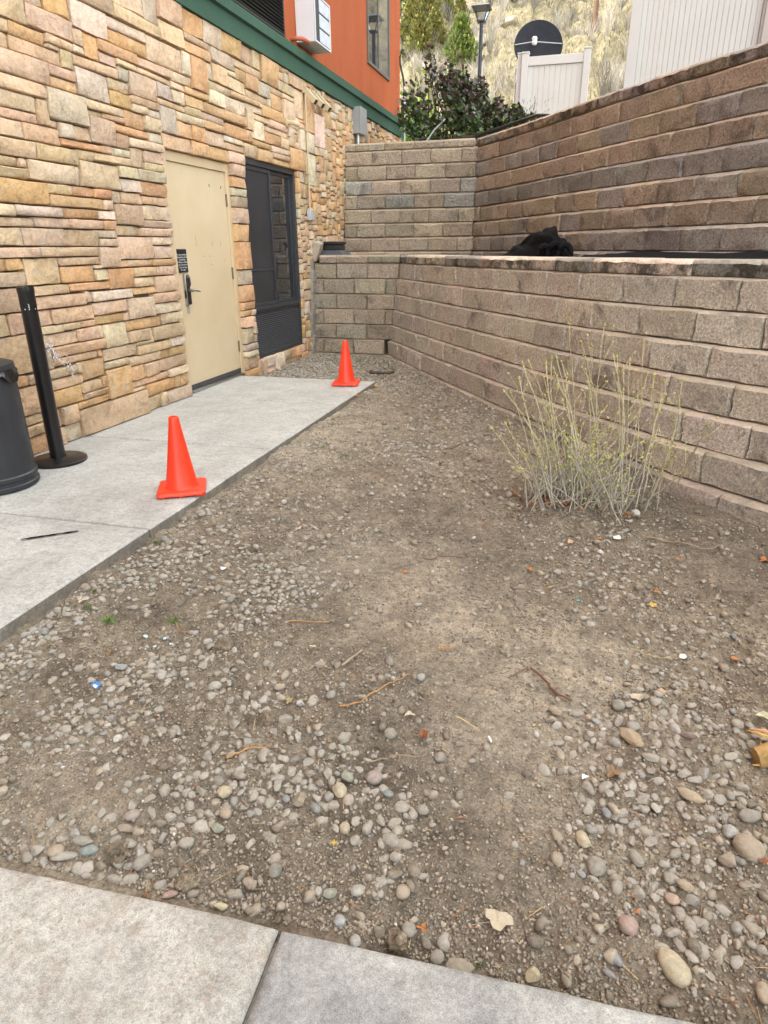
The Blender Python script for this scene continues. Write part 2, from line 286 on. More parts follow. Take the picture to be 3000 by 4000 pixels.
CLUST=[(1.71,2.32,0.24,0.5,0.8),(1.91,2.66,0.19,0.42,0.8),(1.74,1.87,0.15,0.27,1.0),(2.07,3.05,0.28,0.68,0.7),(1.64,3.58,0.24,0.68,0.5),(2.23,1.6,0.22,0.32,1.3),(2.41,1.72,0.18,0.26,1.2),(2.69,1.66,0.17,0.22,1.1),(2.26,1.36,0.15,0.18,0.6),(2.78,1.3,0.19,0.2,1.3),(2.99,1.38,0.19,0.2,1.4),(3.21,1.44,0.15,0.16,1.3),(3.37,1.42,0.09,0.09,0.8),(2.46,1.05,0.1,0.11,1.0),(2.64,1.08,0.08,0.08,0.7),(3.03,1.11,0.13,0.12,0.5),(3.32,1.17,0.16,0.15,0.45),(3.45,1.05,0.09,0.08,0.8),(3.57,1.05,0.06,0.05,0.6),(3.78,1.85,0.21,0.28,1.0),(3.95,1.97,0.17,0.24,1.0),(4.14,1.9,0.21,0.29,1.0),(3.89,1.57,0.18,0.2,1.1),(3.96,1.46,0.17,0.18,0.9),(4.16,1.56,0.14,0.15,1.0),(4.33,1.89,0.08,0.1,1.0),(4.06,1.31,0.16,0.15,0.8),(4.17,1.27,0.12,0.11,0.7),(3.82,1.36,0.1,0.09,0.6),(4.0,1.23,0.12,0.11,0.6),(3.91,3.49,0.36,0.87,1.2),(2.58,4.57,0.23,0.69,1.0),(2.69,3.45,0.3,0.74,0.5),(4.04,2.58,0.33,0.61,0.5),(3.72,2.96,0.25,0.5,0.5),(4.35,3.03,0.31,0.65,0.4),(1.01,7.78,0.94,8.83,1.3),(2.59,6.12,0.5,2.23,0.7),(2.97,5.15,0.42,1.52,0.8),(1.78,4.31,0.28,0.9,0.6),(2.62,2.59,0.14,0.27,0.7),(2.44,2.29,0.17,0.29,0.8)]
BARE=[(2.99,2.58,0.23,0.43),(3.27,2.33,0.21,0.35),(3.48,1.96,0.18,0.26),(3.57,1.53,0.13,0.14),(3.6,1.28,0.1,0.09),(1.93,5.38,0.22,0.81),(3.73,2.2,0.15,0.22),(2.34,1.2,0.11,0.13)]
TIPS=[(3.636,3.775,0.975,3.794,3.986),(3.711,3.934,0.841,3.823,4.088),(3.76,3.673,0.862,3.85,4.039),(3.812,3.769,0.955,3.886,3.988),(4.039,4.028,0.838,3.964,3.966),(3.408,3.743,0.749,3.676,3.803),(3.428,3.906,0.729,3.682,3.86),(3.555,3.701,0.785,3.738,3.903),(3.586,3.804,0.77,3.781,3.84),(3.883,3.872,0.78,3.902,3.878),(3.969,3.976,0.752,3.954,4.034),(3.368,4.03,0.615,3.681,3.786),(3.288,4.066,0.527,3.676,4.015),(3.356,3.773,0.577,3.616,3.905),(3.516,3.949,0.63,3.742,3.928),(3.576,3.842,0.703,3.763,3.913),(3.91,3.92,0.769,3.922,3.94),(3.957,4.071,0.685,3.933,3.857),(4.263,3.949,0.651,4.018,3.922),(4.123,4.082,0.647,4.022,4.006),(4.076,3.973,0.675,3.952,3.908),(4.164,3.909,0.649,4.004,4.151),(4.118,4.034,0.582,4.031,4.152),(4.294,4.006,0.459,4.055,4.141),(4.231,3.784,0.537,4.071,3.936),(4.365,3.671,0.472,4.143,4.203),(3.234,3.997,0.311,3.635,3.785),(3.64,4.102,0.48,3.78,3.803),(4.325,3.789,0.19,4.017,3.995),(4.233,3.669,0.303,4.01,4.049),(4.029,3.929,0.552,3.934,4.133),(4.178,4.038,0.542,3.989,3.885),(3.615,4.066,0.711,3.781,3.955),(3.319,3.907,0.366,3.63,3.863),(3.525,3.919,0.725,3.734,3.803),(3.745,3.891,0.696,3.831,3.898),(4.232,3.759,0.349,4.011,3.887)]

STONES="399,435,269,295,t;435,479,270,283,c;453,479,283,305,o;479,520,280,298,w;490,529,298,320,t;529,593,298,308,t;529,573,308,329,c;573,594,308,330,g;594,632,315,333,t;594,632,299,315,t;520,570,290,298,w;520,570,280,290,o;570,624,280,298,c;418,450,261,269,o;396,418,261,269,t;394,416,252,261,t;416,462,252,261,t;450,477,264,270,c;479,489,270,280,c;489,505,264,280,o;477,489,264,270,c;505,555,272,280,o;505,526,264,272,p;462,475,252,264,t;475,526,257,264,t;393,447,238,252,t;447,475,245,252,t;447,475,238,245,o;387,441,229,238,t;475,513,238,257,w;526,553,267,272,t;526,540,257,267,g;540,578,250,267,p;513,540,249,257,c;513,540,238,249,o;555,604,272,280,p;553,603,267,272,t;604,638,272,280,c;578,603,255,267,g;603,627,266,272,c;624,638,280,299,w;603,618,255,266,c;618,625,255,266,w;385,430,219,229,c;430,441,213,229,t;441,481,218,238,g;381,430,213,219,t;481,528,231,238,c;481,500,227,231,t;500,528,227,231,t;481,513,209,227,p;528,555,226,238,o;540,560,238,244,c;560,580,238,244,g;555,579,227,238,c;540,580,244,250,t;578,625,250,255,t;380,415,202,213,t;415,449,202,213,t;449,463,208,218,g;463,481,208,218,t;513,559,220,226,o;559,579,219,227,g;513,530,209,220,t;530,579,212,219,p;377,422,191,202,t;449,495,203,208,o;495,506,203,209,t;422,464,191,202,t;506,530,203,209,w;464,484,196,203,c;484,530,197,203,t;530,549,197,212,t;549,579,203,212,c;549,579,197,203,c;374,405,185,191,t;405,412,185,191,c;372,412,178,185,p;412,457,178,191,c;457,464,178,191,g;464,511,178,196,c;511,536,188,197,c;536,579,188,197,g;371,426,163,178,o;426,452,171,178,t;452,476,171,178,o;476,497,171,178,o;426,485,163,171,o;485,497,163,171,p;511,537,178,188,g;497,510,169,178,g;510,535,169,178,t;537,579,177,188,o;535,579,170,177,t;366,394,155,163,c;394,438,156,163,w;438,477,156,163,o;477,497,156,163,w;497,534,153,169,p;534,540,158,169,c;540,579,158,170,c;364,410,149,155,c;410,445,149,156,c;445,482,149,156,p;482,497,149,156,o;534,579,152,158,c;497,529,145,153,t;529,579,145,152,c;362,395,137,149,t;395,436,137,149,p;436,474,137,149,t;474,496,143,149,c;474,496,137,143,c;545,579,138,145,w;638,668,272,299,o;632,668,315,333,o;668,704,315,333,w;632,678,309,315,t;632,678,299,309,o;704,745,316,333,o;678,729,302,315,g;668,678,285,299,g;678,710,285,302,t;745,773,316,333,t;773,792,316,333,t;729,792,308,316,p;792,839,307,333,o;729,753,297,308,o;710,751,285,297,t;753,782,293,308,o;782,815,293,307,g;668,715,278,285,c;751,807,285,293,t;715,782,280,285,t;815,851,301,307,c;815,849,285,301,o;839,886,307,318,t;869,925,318,333,t;886,916,287,318,c;851,886,301,307,t;849,886,273,301,p;668,702,265,278,w;627,668,266,272,o;625,658,256,266,o;702,747,265,278,w;625,649,249,256,t;649,698,250,256,g;658,748,256,265,o;789,849,273,285,o;750,789,273,280,c;763,806,266,273,p;748,763,254,273,t;763,791,247,266,w;806,862,265,273,c;791,857,259,265,t;605,653,242,249,c;653,698,242,250,o;580,605,229,250,g;605,631,229,242,o;631,654,229,242,o;654,692,229,242,p;579,627,217,229,t;627,661,217,229,o;661,700,217,229,o;698,759,242,254,o;759,809,241,247,o;791,837,247,259,o;692,714,236,242,g;714,737,236,242,c;692,737,229,236,t;737,771,227,241,t;700,735,218,229,p;809,862,240,247,c;771,811,227,240,o;811,862,227,234,o;811,862,234,240,t;837,862,247,259,t;705,735,206,218,p;705,735,195,206,o;705,735,187,195,w;705,735,176,187,c;705,735,160,176,p;705,735,142,160,o;705,735,113,142,o;862,912,227,252,o;916,954,276,318,o;897,949,252,276,w;912,956,213,252,w;954,993,263,303,w;358,408,130,137,c;408,471,130,137,t;496,545,127,145,c;545,579,127,138,c;471,496,121,137,c;355,376,122,130,o;376,391,122,130,o;391,426,112,130,t;426,471,124,130,t;426,463,112,124,o;463,479,112,121,c;479,511,105,121,o;496,543,121,127,t;543,579,121,127,o;511,544,113,121,t;544,579,113,121,c;511,540,105,113,t;540,579,99,113,p;508,540,99,105,o;352,391,112,122,c;347,392,96,112,t;392,432,105,112,t;432,479,106,112,o;456,508,97,105,w;392,447,96,105,t;447,456,97,106,c;454,497,87,97,p;497,535,80,97,w;535,579,90,99,t;535,579,81,90,c;344,369,82,96,t;369,384,82,96,t;384,409,85,96,p;409,454,85,96,t;454,489,80,87,o;489,497,80,87,t;493,543,71,80,o;543,550,71,81,c;550,579,71,81,c;385,418,79,85,t;418,438,80,85,t;438,454,80,85,t;340,385,56,82,t;385,432,70,79,t;432,455,70,80,p;455,461,70,80,p;461,493,61,80,c;493,523,61,71,p;523,528,58,71,c;528,579,59,71,t;554,579,50,59,w;403,461,62,70,t;403,451,56,62,t;398,403,55,70,g;385,398,55,70,t;457,502,51,61,p;502,554,50,58,t;536,579,42,50,o;490,536,42,50,t;430,457,41,56,o;457,490,45,51,c;375,425,48,55,p;425,430,48,56,g;531,579,31,42,p;488,510,30,42,o;510,531,30,42,t;543,579,24,31,w;457,488,21,45,o;488,543,24,30,t;385,430,40,48,p;426,450,32,40,t;450,457,32,41,o;426,457,27,32,t;506,555,13,24,o;555,563,12,24,t;563,579,12,24,o;385,426,27,40,o;419,457,21,27,o;419,506,0,21,t;506,528,0,13,t;528,537,0,13,c;537,579,0,12,c;401,419,13,27,p;385,401,13,27,p;401,419,0,13,g;385,401,0,13,t;352,385,28,48,t;354,385,21,28,c;353,385,13,21,p;353,385,0,13,o;705,731,-8,4,o;731,743,-8,11,p;743,755,-8,11,t;755,781,-8,-1,p;781,809,-8,11,w;809,849,-8,-1,c;849,869,-8,-1,o;869,889,-8,1,o;889,905,-8,0,t;905,921,-8,12,t;921,930,-8,-2,o;921,930,-2,6,o;755,781,-1,11,w;809,829,-1,11,t;829,849,-1,11,o;849,869,-1,11,o;210,230,0,10,t;230,246,0,9,o;246,286,0,9,g;286,326,0,7,o;326,353,0,7,o;889,905,0,18,o;869,889,1,11,p;705,731,4,18,t;921,930,6,16,c;286,298,7,25,w;298,320,7,25,o;320,336,7,19,p;336,353,7,14,g;230,246,9,17,c;246,268,9,27,w;268,286,9,18,c;210,222,10,28,g;222,230,10,24,c;731,735,11,18,t;883,889,11,19,w;905,921,12,24,o;336,353,14,21,o;921,930,16,26,t;230,246,17,31,c;268,286,18,28,t;705,735,18,25,w;889,905,18,28,c;320,336,19,33,o;883,889,19,37,o;336,354,21,28,t;488,506,21,24,c;222,230,24,32,t;905,921,24,38,c;286,312,25,35,t;312,320,25,32,c;705,735,25,33,g;921,930,26,34,t;246,268,27,37,p;210,222,28,37,p;268,286,28,38,t;336,352,28,38,t;889,905,28,42,o;230,246,31,40,w;222,230,32,50,t;312,320,32,50,c;320,336,33,42,c;705,727,33,51,c;727,735,33,42,g;921,930,34,40,o;286,312,35,53,c;210,222,37,47,w;246,268,37,51,o;883,889,37,46,o;268,286,38,47,p;336,352,38,47,w;905,921,38,46,c;230,246,40,48,p;921,930,40,48,o;320,336,42,54,c;727,735,42,56,c;889,905,42,50,p;883,889,46,58,c;905,921,46,54,t;210,222,47,57,t;268,286,47,54,t;336,352,47,56,p;230,246,48,56,t;352,375,48,56,o;921,930,48,62,o;222,230,50,57,c;312,320,50,58,t;889,905,50,68,w;246,268,51,60,w;705,727,51,63,t;286,312,53,62,w;268,286,54,63,c;320,336,54,63,o;905,921,54,68,o;230,246,56,68,c;336,340,56,64,t;451,457,56,62,o;727,735,56,63,g;210,230,57,69,t;312,320,58,67,o;502,523,58,61,c;883,889,58,72,o;246,268,60,78,c;286,312,62,69,c;921,930,62,82,t;268,286,63,70,g;320,336,63,73,c;705,725,63,70,o;725,735,63,70,w;336,340,64,76,c;312,320,67,77,c;230,246,68,78,t;889,921,68,82,c;210,230,69,79,p;286,312,69,81,t;268,286,70,77,c;705,735,70,79,o;883,889,72,84,w;320,336,73,80,o;336,340,76,85,t;268,286,77,84,c;312,320,77,89,t;230,268,78,92,c;210,230,79,86,o;705,735,79,97,o;320,336,80,94,c;286,312,81,99,g;340,344,82,91,c;889,930,82,96,p;268,286,84,93,t;883,889,84,94,w;336,340,85,103,c;210,230,86,95,t;312,320,89,103,o;340,344,91,105,t;230,268,92,102,t;268,286,93,100,c;320,336,94,106,t;883,889,94,103,t;210,230,95,103,t;344,347,96,106,t;889,905,96,108,o;905,930,96,103,t;705,735,97,113,g;286,302,99,107,o;302,312,99,106,g;268,286,100,110,o;230,256,102,116,t;256,268,102,110,t;210,230,103,115,c;312,320,103,115,g;336,340,103,111,t;883,889,103,115,c;905,930,103,113,c;340,344,105,123,p;302,312,106,113,t;320,336,106,113,w;344,347,106,118,c;286,302,107,117,p;889,905,108,117,w;256,286,110,117,o;336,340,111,118,o;347,352,112,126,t;930,964,112,119,t;964,979,112,121,o;979,997,112,126,o;997,1015,112,122,o;1015,1037,112,124,w;1037,1071,112,120,c;1071,1086,112,122,w;302,312,113,131,g;320,336,113,125,t;905,917,113,127,t;917,930,113,119,c;210,230,115,123,t;312,320,115,125,o;883,889,115,122,p;230,256,116,125,o;256,288,117,126,p;288,302,117,124,t;889,905,117,131,t;336,340,118,127,p;344,347,118,126,c;917,935,119,126,c;935,964,119,129,o;1037,1059,120,126,t;1059,1071,120,132,c;463,471,121,124,p;964,979,121,141,c;352,355,122,131,c;883,889,122,136,t;997,1015,122,131,t;1071,1086,122,131,t;210,230,123,135,o;340,344,123,137,t;288,302,124,134,c;1015,1037,124,131,t;230,256,125,133,t;312,336,125,139,t;256,288,126,140,o;344,352,126,140,t;917,935,126,146,w;979,997,126,134,t;1037,1049,126,138,t;1049,1059,126,135,t;336,340,127,137,c;905,917,127,133,w;935,947,129,135,o;947,964,129,143,o;355,358,130,144,t;302,312,131,139,w;352,355,131,145,c;889,905,131,143,t;997,1009,131,143,t;1009,1037,131,139,t;1071,1086,131,140,t;1059,1071,132,152,t;230,256,133,143,o;905,917,133,141,t;288,302,134,152,c;979,997,134,141,o;210,230,135,145,c;935,947,135,149,c;1049,1059,135,143,t;883,889,136,146,t;336,344,137,155,c;358,362,137,144,c;1037,1049,138,144,o;302,324,139,157,t;324,336,139,146,o;1009,1037,139,153,t;256,276,140,149,g;276,288,140,147,t;344,352,140,158,o;1071,1086,140,150,w;905,917,141,149,t;964,979,141,151,c;979,997,141,151,c;230,246,143,152,t;246,256,143,155,t;889,905,143,150,t;947,964,143,151,w;997,1009,143,153,t;1049,1059,143,152,w;355,362,144,152,c;1037,1049,144,156,t;210,230,145,153,g;352,355,145,163,c;324,336,146,160,p;883,889,146,164,t;917,935,146,158,t;276,288,147,155,g;256,276,149,159,p;905,917,149,169,t;935,947,149,157,t;889,905,150,158,t;1071,1086,150,159,c;947,969,151,165,o;969,987,151,160,o;987,997,151,161,o;230,246,152,161,o;288,302,152,161,t;355,362,152,164,o;1049,1071,152,161,w;210,230,153,160,t;997,1009,153,167,o;1009,1027,153,162,t;1027,1037,153,173,o;246,256,155,165,t;276,288,155,167,g;336,344,155,167,o;1037,1049,156,170,o;302,324,157,171,t;935,947,157,165,c;344,352,158,170,w;889,905,158,166,c;917,935,158,165,t;256,276,159,177,c;1071,1086,159,165,o;210,230,160,167,t;324,336,160,174,o;969,987,160,169,o;230,246,161,168,c;288,302,161,170,o;987,997,161,175,w;1049,1071,161,175,o;1009,1027,162,176,t;352,355,163,181,c;366,371,163,170,c;355,362,164,173,g;883,889,164,171,t;246,256,165,179,t;917,951,165,174,t;951,969,165,179,o;1071,1086,165,179,o;889,905,166,176,t;210,230,167,179,t;276,288,167,177,t;336,344,167,174,g;997,1009,167,175,o;230,246,168,177,t;905,917,169,175,c;969,987,169,176,o;288,302,170,188,c;344,352,170,184,p;364,371,170,188,c;1037,1049,170,178,t;302,324,171,180,o;883,889,171,183,g;355,362,173,191,t;1027,1037,173,180,t;324,344,174,192,c;917,935,174,186,c;935,951,174,194,o;905,917,175,189,t;987,999,175,189,t;999,1009,175,187,t;1049,1071,175,195,t;889,905,176,186,t;969,987,176,183,c;1009,1027,176,185,w;230,246,177,185,p;256,272,177,191,g;272,288,177,184,o;1037,1049,178,185,o;210,230,179,186,p;246,256,179,189,w;951,969,179,193,t;1071,1086,179,199,t;302,324,180,187,o;1027,1037,180,186,o;352,355,181,193,o;883,889,183,201,t;969,987,183,192,t;272,288,184,191,w;344,352,184,191,g;230,246,185,203,t;1009,1027,185,199,o;1037,1049,185,191,t;210,230,186,196,o;889,905,186,196,t;917,935,186,198,o;1027,1037,186,195,t;302,324,187,196,o;999,1009,187,201,o;288,302,188,196,o;362,372,188,197,t;246,256,189,207,t;905,917,189,196,w;987,999,189,195,c;256,272,191,199,p;272,288,191,200,p;344,352,191,199,c;355,362,191,198,g;374,377,191,198,t;1037,1049,191,205,o;324,344,192,200,o;969,987,192,201,o;352,355,193,205,t;951,969,193,207,o;935,951,194,206,o;987,999,195,215,o;1027,1037,195,201,t;1049,1071,195,209,o;210,230,196,206,t;288,308,196,203,o;308,324,196,204,g;889,905,196,214,t;905,917,196,213,t;362,372,197,209,p;355,362,198,208,t;374,377,198,207,w;917,935,198,208,o;256,272,199,211,o;344,352,199,208,g;1009,1027,199,206,t;1071,1086,199,205,o;272,288,200,212,o;324,344,200,207,c;883,889,201,219,o;969,987,201,209,c;999,1009,201,208,t;1027,1037,201,210,t;377,380,202,209,t;230,246,203,221,t;288,308,203,217,c;308,324,204,213,c;352,355,205,215,c;1037,1049,205,215,t;1071,1086,205,213,c;210,230,206,218,o;935,951,206,213,t;1009,1027,206,212,o;246,256,207,217,t;324,344,207,219,t;374,377,207,217,g;951,969,207,213,o;344,352,208,222,t;355,362,208,222,t;917,935,208,213,o;999,1009,208,215,o;362,374,209,216,c;377,380,209,218,c;969,987,209,219,c;1049,1071,209,229,c;1027,1037,210,219,c;256,272,211,223,p;272,288,212,219,o;1009,1027,212,219,w;308,324,213,223,w;441,449,213,218,p;905,912,213,221,o;956,969,213,233,t;1071,1086,213,221,o;889,905,214,227,w;352,355,215,227,w;987,1009,215,224,c;1037,1049,215,229,o;362,374,216,234,g;246,256,217,224,c;288,308,217,227,w;374,377,217,226,t;210,230,218,225,c;377,380,218,236,t;272,288,219,237,t;324,344,219,233,c;381,385,219,226,o;883,889,219,227,o;969,987,219,233,t;1009,1021,219,229,c;1021,1037,219,225,o;230,246,221,231,p;905,912,221,227,o;1071,1086,221,235,o;344,352,222,234,t;355,362,222,236,o;256,272,223,232,p;308,324,223,233,t;246,256,224,242,g;987,999,224,231,o;999,1009,224,238,t;210,230,225,234,w;1021,1037,225,245,o;374,377,226,238,o;381,385,226,240,c;288,308,227,245,p;352,355,227,239,w;1009,1021,229,238,t;1037,1053,229,249,o;1053,1071,229,237,t;230,246,231,245,c;987,999,231,251,t;256,272,232,239,g;308,334,233,242,t;334,344,233,245,t;956,968,233,242,c;968,987,233,253,o;210,230,234,246,g;344,352,234,243,c;362,374,234,242,o;1071,1086,235,245,c;355,362,236,254,c;377,381,236,254,p;272,288,237,245,o;1053,1071,237,247,o;374,377,238,252,o;387,393,238,252,w;999,1021,238,250,o;256,272,239,257,g;352,355,239,249,w;381,385,240,247,w;246,256,242,250,c;308,334,242,256,t;362,374,242,252,c;956,968,242,252,o;344,352,243,257,g;230,246,245,252,o;272,308,245,255,c;334,344,245,253,o;1021,1037,245,265,o;1071,1086,245,251,w;210,230,246,253,t;381,385,247,255,t;759,763,247,254,p;1053,1071,247,267,o;352,355,249,256,g;1037,1053,249,258,t;246,256,250,262,t;999,1021,250,262,t;987,999,251,263,c;1071,1086,251,260,t;230,246,252,259,t;362,377,252,261,o;387,394,252,262,t;862,882,252,262,c;882,897,252,260,p;949,968,252,263,t;210,230,253,262,w;334,344,253,271,t;968,987,253,263,w;355,362,254,272,c;377,381,254,262,g;272,298,255,265,t;298,308,255,269,t;381,385,255,262,t;308,334,256,270,t;352,355,256,270,w;256,272,257,267,t;344,352,257,267,o;1037,1053,258,270,o;230,246,259,277,o;857,862,259,265,o;882,897,260,268,o;1071,1087,260,280,t;1087,1099,260,270,o;1099,1125,260,267,t;1125,1137,260,269,o;1137,1149,260,272,t;1149,1171,260,272,c;1171,1189,260,272,t;1189,1223,260,270,t;1223,1257,260,267,t;1257,1279,260,266,o;1279,1307,260,280,o;1307,1329,260,268,o;1329,1341,260,280,o;1341,1359,260,269,t;1359,1371,260,270,w;1371,1393,260,270,t;1393,1411,260,268,w;1411,1428,260,267,o;362,377,261,270,p;450,462,261,264,p;210,230,262,276,g;246,256,262,270,c;377,385,262,271,w;387,394,262,274,w;862,882,262,273,w;999,1021,262,282,o;949,954,263,276,t;993,999,263,271,t;272,298,265,283,g;1021,1037,265,272,t;1257,1269,266,273,o;1269,1279,266,276,w;256,272,267,281,t;344,352,267,277,c;1053,1071,267,275,c;1099,1125,267,281,o;1223,1239,267,287,c;1239,1257,267,287,t;1411,1428,267,287,c;882,897,268,273,o;1307,1329,268,282,o;1393,1411,268,276,o;298,308,269,279,c;396,399,269,277,o;1125,1137,269,279,o;1341,1359,269,277,o;246,256,270,282,t;308,334,270,279,t;352,355,270,278,o;362,377,270,278,g;1037,1053,270,277,o;1087,1099,270,277,c;1189,1204,270,282,t;1204,1223,270,276,t;1359,1377,270,276,t;1377,1393,270,279,o;334,344,271,280,c;377,385,271,280,t;993,999,271,277,t;355,362,272,290,c;1021,1037,272,279,o;1137,1155,272,284,o;1155,1170,272,286,o;1170,1189,272,282,w;886,897,273,287,w;1257,1269,273,282,o;387,394,274,281,p;1053,1071,275,281,o;210,230,276,283,t;897,916,276,283,t;1204,1223,276,285,c;1269,1279,276,285,t;1359,1377,276,282,t;1393,1411,276,288,w;230,246,277,286,c;344,352,277,291,g;396,399,277,286,t;993,999,277,283,o;1037,1053,277,286,t;1087,1099,277,287,o;1341,1359,277,286,w;352,355,278,292,c;362,377,278,287,c;298,318,279,289,p;318,334,279,293,c;1021,1037,279,286,c;1125,1137,279,299,c;1377,1393,279,299,o;334,344,280,287,t;377,385,280,292,c;782,789,280,285,p;1071,1087,280,292,o;1279,1295,280,300,t;1295,1307,280,286,c;1329,1341,280,290,t;256,272,281,289,t;385,394,281,290,c;1053,1071,281,288,c;1099,1125,281,291,t;246,256,282,294,t;999,1021,282,291,w;1170,1182,282,302,t;1182,1204,282,296,c;1257,1269,282,296,t;1307,1329,282,288,o;1359,1377,282,288,o;210,230,283,301,w;272,298,283,297,o;435,453,283,293,g;897,916,283,287,o;993,999,283,289,o;1137,1155,284,292,t;807,815,285,293,g;1204,1223,285,294,c;1269,1279,285,294,t;230,246,286,293,p;396,399,286,298,t;1021,1043,286,292,o;1043,1053,286,294,t;1155,1170,286,293,t;1295,1307,286,294,t;1341,1359,286,298,o;334,344,287,301,o;362,377,287,301,t;1087,1099,287,307,o;1223,1235,287,299,o;1235,1247,287,299,t;1247,1257,287,293,o;1411,1428,287,297,o;1053,1071,288,297,o;1307,1319,288,308,o;1319,1329,288,308,c;1359,1377,288,302,o;1393,1411,288,300,t;256,272,289,298,t;298,318,289,297,c;993,999,289,298,o;355,362,290,299,w;385,394,290,300,t;1329,1341,290,300,c;344,352,291,305,t;999,1021,291,311,o;1099,1117,291,300,c;1117,1125,291,299,w;352,355,292,306,o;377,385,292,299,c;1021,1043,292,306,t;1071,1087,292,299,c;1137,1155,292,302,t;230,246,293,301,o;318,334,293,305,c;435,453,293,300,o;1155,1170,293,313,t;1247,1257,293,303,t;246,256,294,302,t;1043,1053,294,308,o;1204,1223,294,314,o;1269,1279,294,302,t;1295,1307,294,300,o;399,435,295,305,t;1182,1204,296,316,c;1257,1269,296,316,o;272,300,297,315,c;300,318,297,304,t;710,729,297,302,w;1053,1071,297,307,w;1411,1428,297,303,t;256,272,298,305,t;396,399,298,306,w;479,490,298,316,c;993,999,298,307,t;1341,1359,298,306,c;355,362,299,317,t;377,385,299,309,t;1071,1087,299,308,o;1117,1137,299,309,c;1223,1247,299,309,o;1377,1393,299,305,c;385,394,300,309,t;435,453,300,318,w;1099,1117,300,314,o;1279,1307,300,310,w;1329,1341,300,309,c;1393,1411,300,306,t;210,230,301,308,o;230,246,301,319,t;334,344,301,311,o;362,377,301,309,t;246,256,302,311,o;1137,1155,302,310,c;1170,1182,302,312,t;1269,1279,302,314,o;1359,1377,302,308,c;954,966,303,312,t;966,984,303,315,t;984,993,303,313,o;1247,1257,303,315,t;1411,1428,303,311,o;300,318,304,314,c;256,272,305,319,g;318,334,305,312,c;344,352,305,312,t;399,415,305,317,g;415,435,305,314,t;453,479,305,323,o;1377,1393,305,312,o;352,355,306,314,g;396,399,306,320,c;1021,1043,306,315,w;1341,1359,306,314,o;1393,1411,306,326,t;993,999,307,319,o;1053,1071,307,321,o;1087,1099,307,316,t;210,222,308,326,g;222,230,308,315,o;1043,1053,308,315,c;1071,1087,308,328,t;1307,1329,308,320,o;1359,1377,308,318,o;362,378,309,327,g;378,394,309,321,p;1117,1137,309,317,t;1223,1247,309,321,c;1329,1341,309,318,w;1137,1155,310,317,t;1279,1294,310,317,t;1294,1307,310,317,t;246,256,311,318,w;334,344,311,329,g;999,1021,311,325,o;1411,1428,311,333,o;318,334,312,320,p;344,352,312,324,g;954,966,312,333,w;1170,1182,312,322,t;1377,1393,312,326,w;984,993,313,333,t;1155,1170,313,327,c;300,318,314,333,o;352,355,314,321,w;415,435,314,328,c;1099,1117,314,333,c;1204,1223,314,328,c;1269,1279,314,324,t;1341,1359,314,321,t;222,230,315,322,t;272,292,315,322,p;292,300,315,325,o;966,984,315,324,t;1021,1039,315,325,t;1039,1053,315,329,w;1247,1257,315,324,c;479,490,316,324,g;1087,1099,316,324,o;1182,1204,316,333,t;1257,1269,316,322,c;355,362,317,333,p;399,415,317,327,p;1117,1155,317,324,c;1279,1307,317,325,o;246,256,318,325,t;435,453,318,333,g;839,855,318,327,t;855,869,318,328,w;925,954,318,327,t;1329,1341,318,324,o;1359,1377,318,333,t;230,246,319,326,c;256,272,319,329,c;993,999,319,328,o;318,334,320,333,c;396,399,320,328,t;490,506,320,328,g;506,529,320,333,t;1307,1329,320,333,t;352,355,321,329,c;378,396,321,328,o;1053,1071,321,329,w;1223,1238,321,333,c;1238,1247,321,328,c;1341,1359,321,333,c;222,230,322,333,o;272,292,322,333,t;1170,1182,322,333,t;1257,1269,322,333,o;453,479,323,333,c;344,352,324,333,p;479,490,324,333,w;966,984,324,333,c;1087,1099,324,333,t;1117,1155,324,333,t;1247,1257,324,333,c;1269,1279,324,333,c;1329,1341,324,333,w;246,256,325,333,c;292,300,325,333,c;999,1011,325,333,o;1011,1039,325,333,t;1279,1307,325,333,o;210,222,326,333,t;230,246,326,333,p;1377,1403,326,333,t;1403,1411,326,333,o;362,378,327,333,o;399,415,327,333,t;839,855,327,333,o;925,954,327,333,o;1155,1170,327,333,o;378,399,328,333,t;415,435,328,333,c;490,506,328,333,o;855,869,328,333,t;993,999,328,333,o;1071,1087,328,333,w;1204,1223,328,333,o;1238,1247,328,333,w;256,272,329,333,t;334,344,329,333,o;352,355,329,333,c;529,549,329,333,p;549,573,329,333,o;1039,1057,329,333,c;1057,1071,329,333,c;573,594,330,333,t"
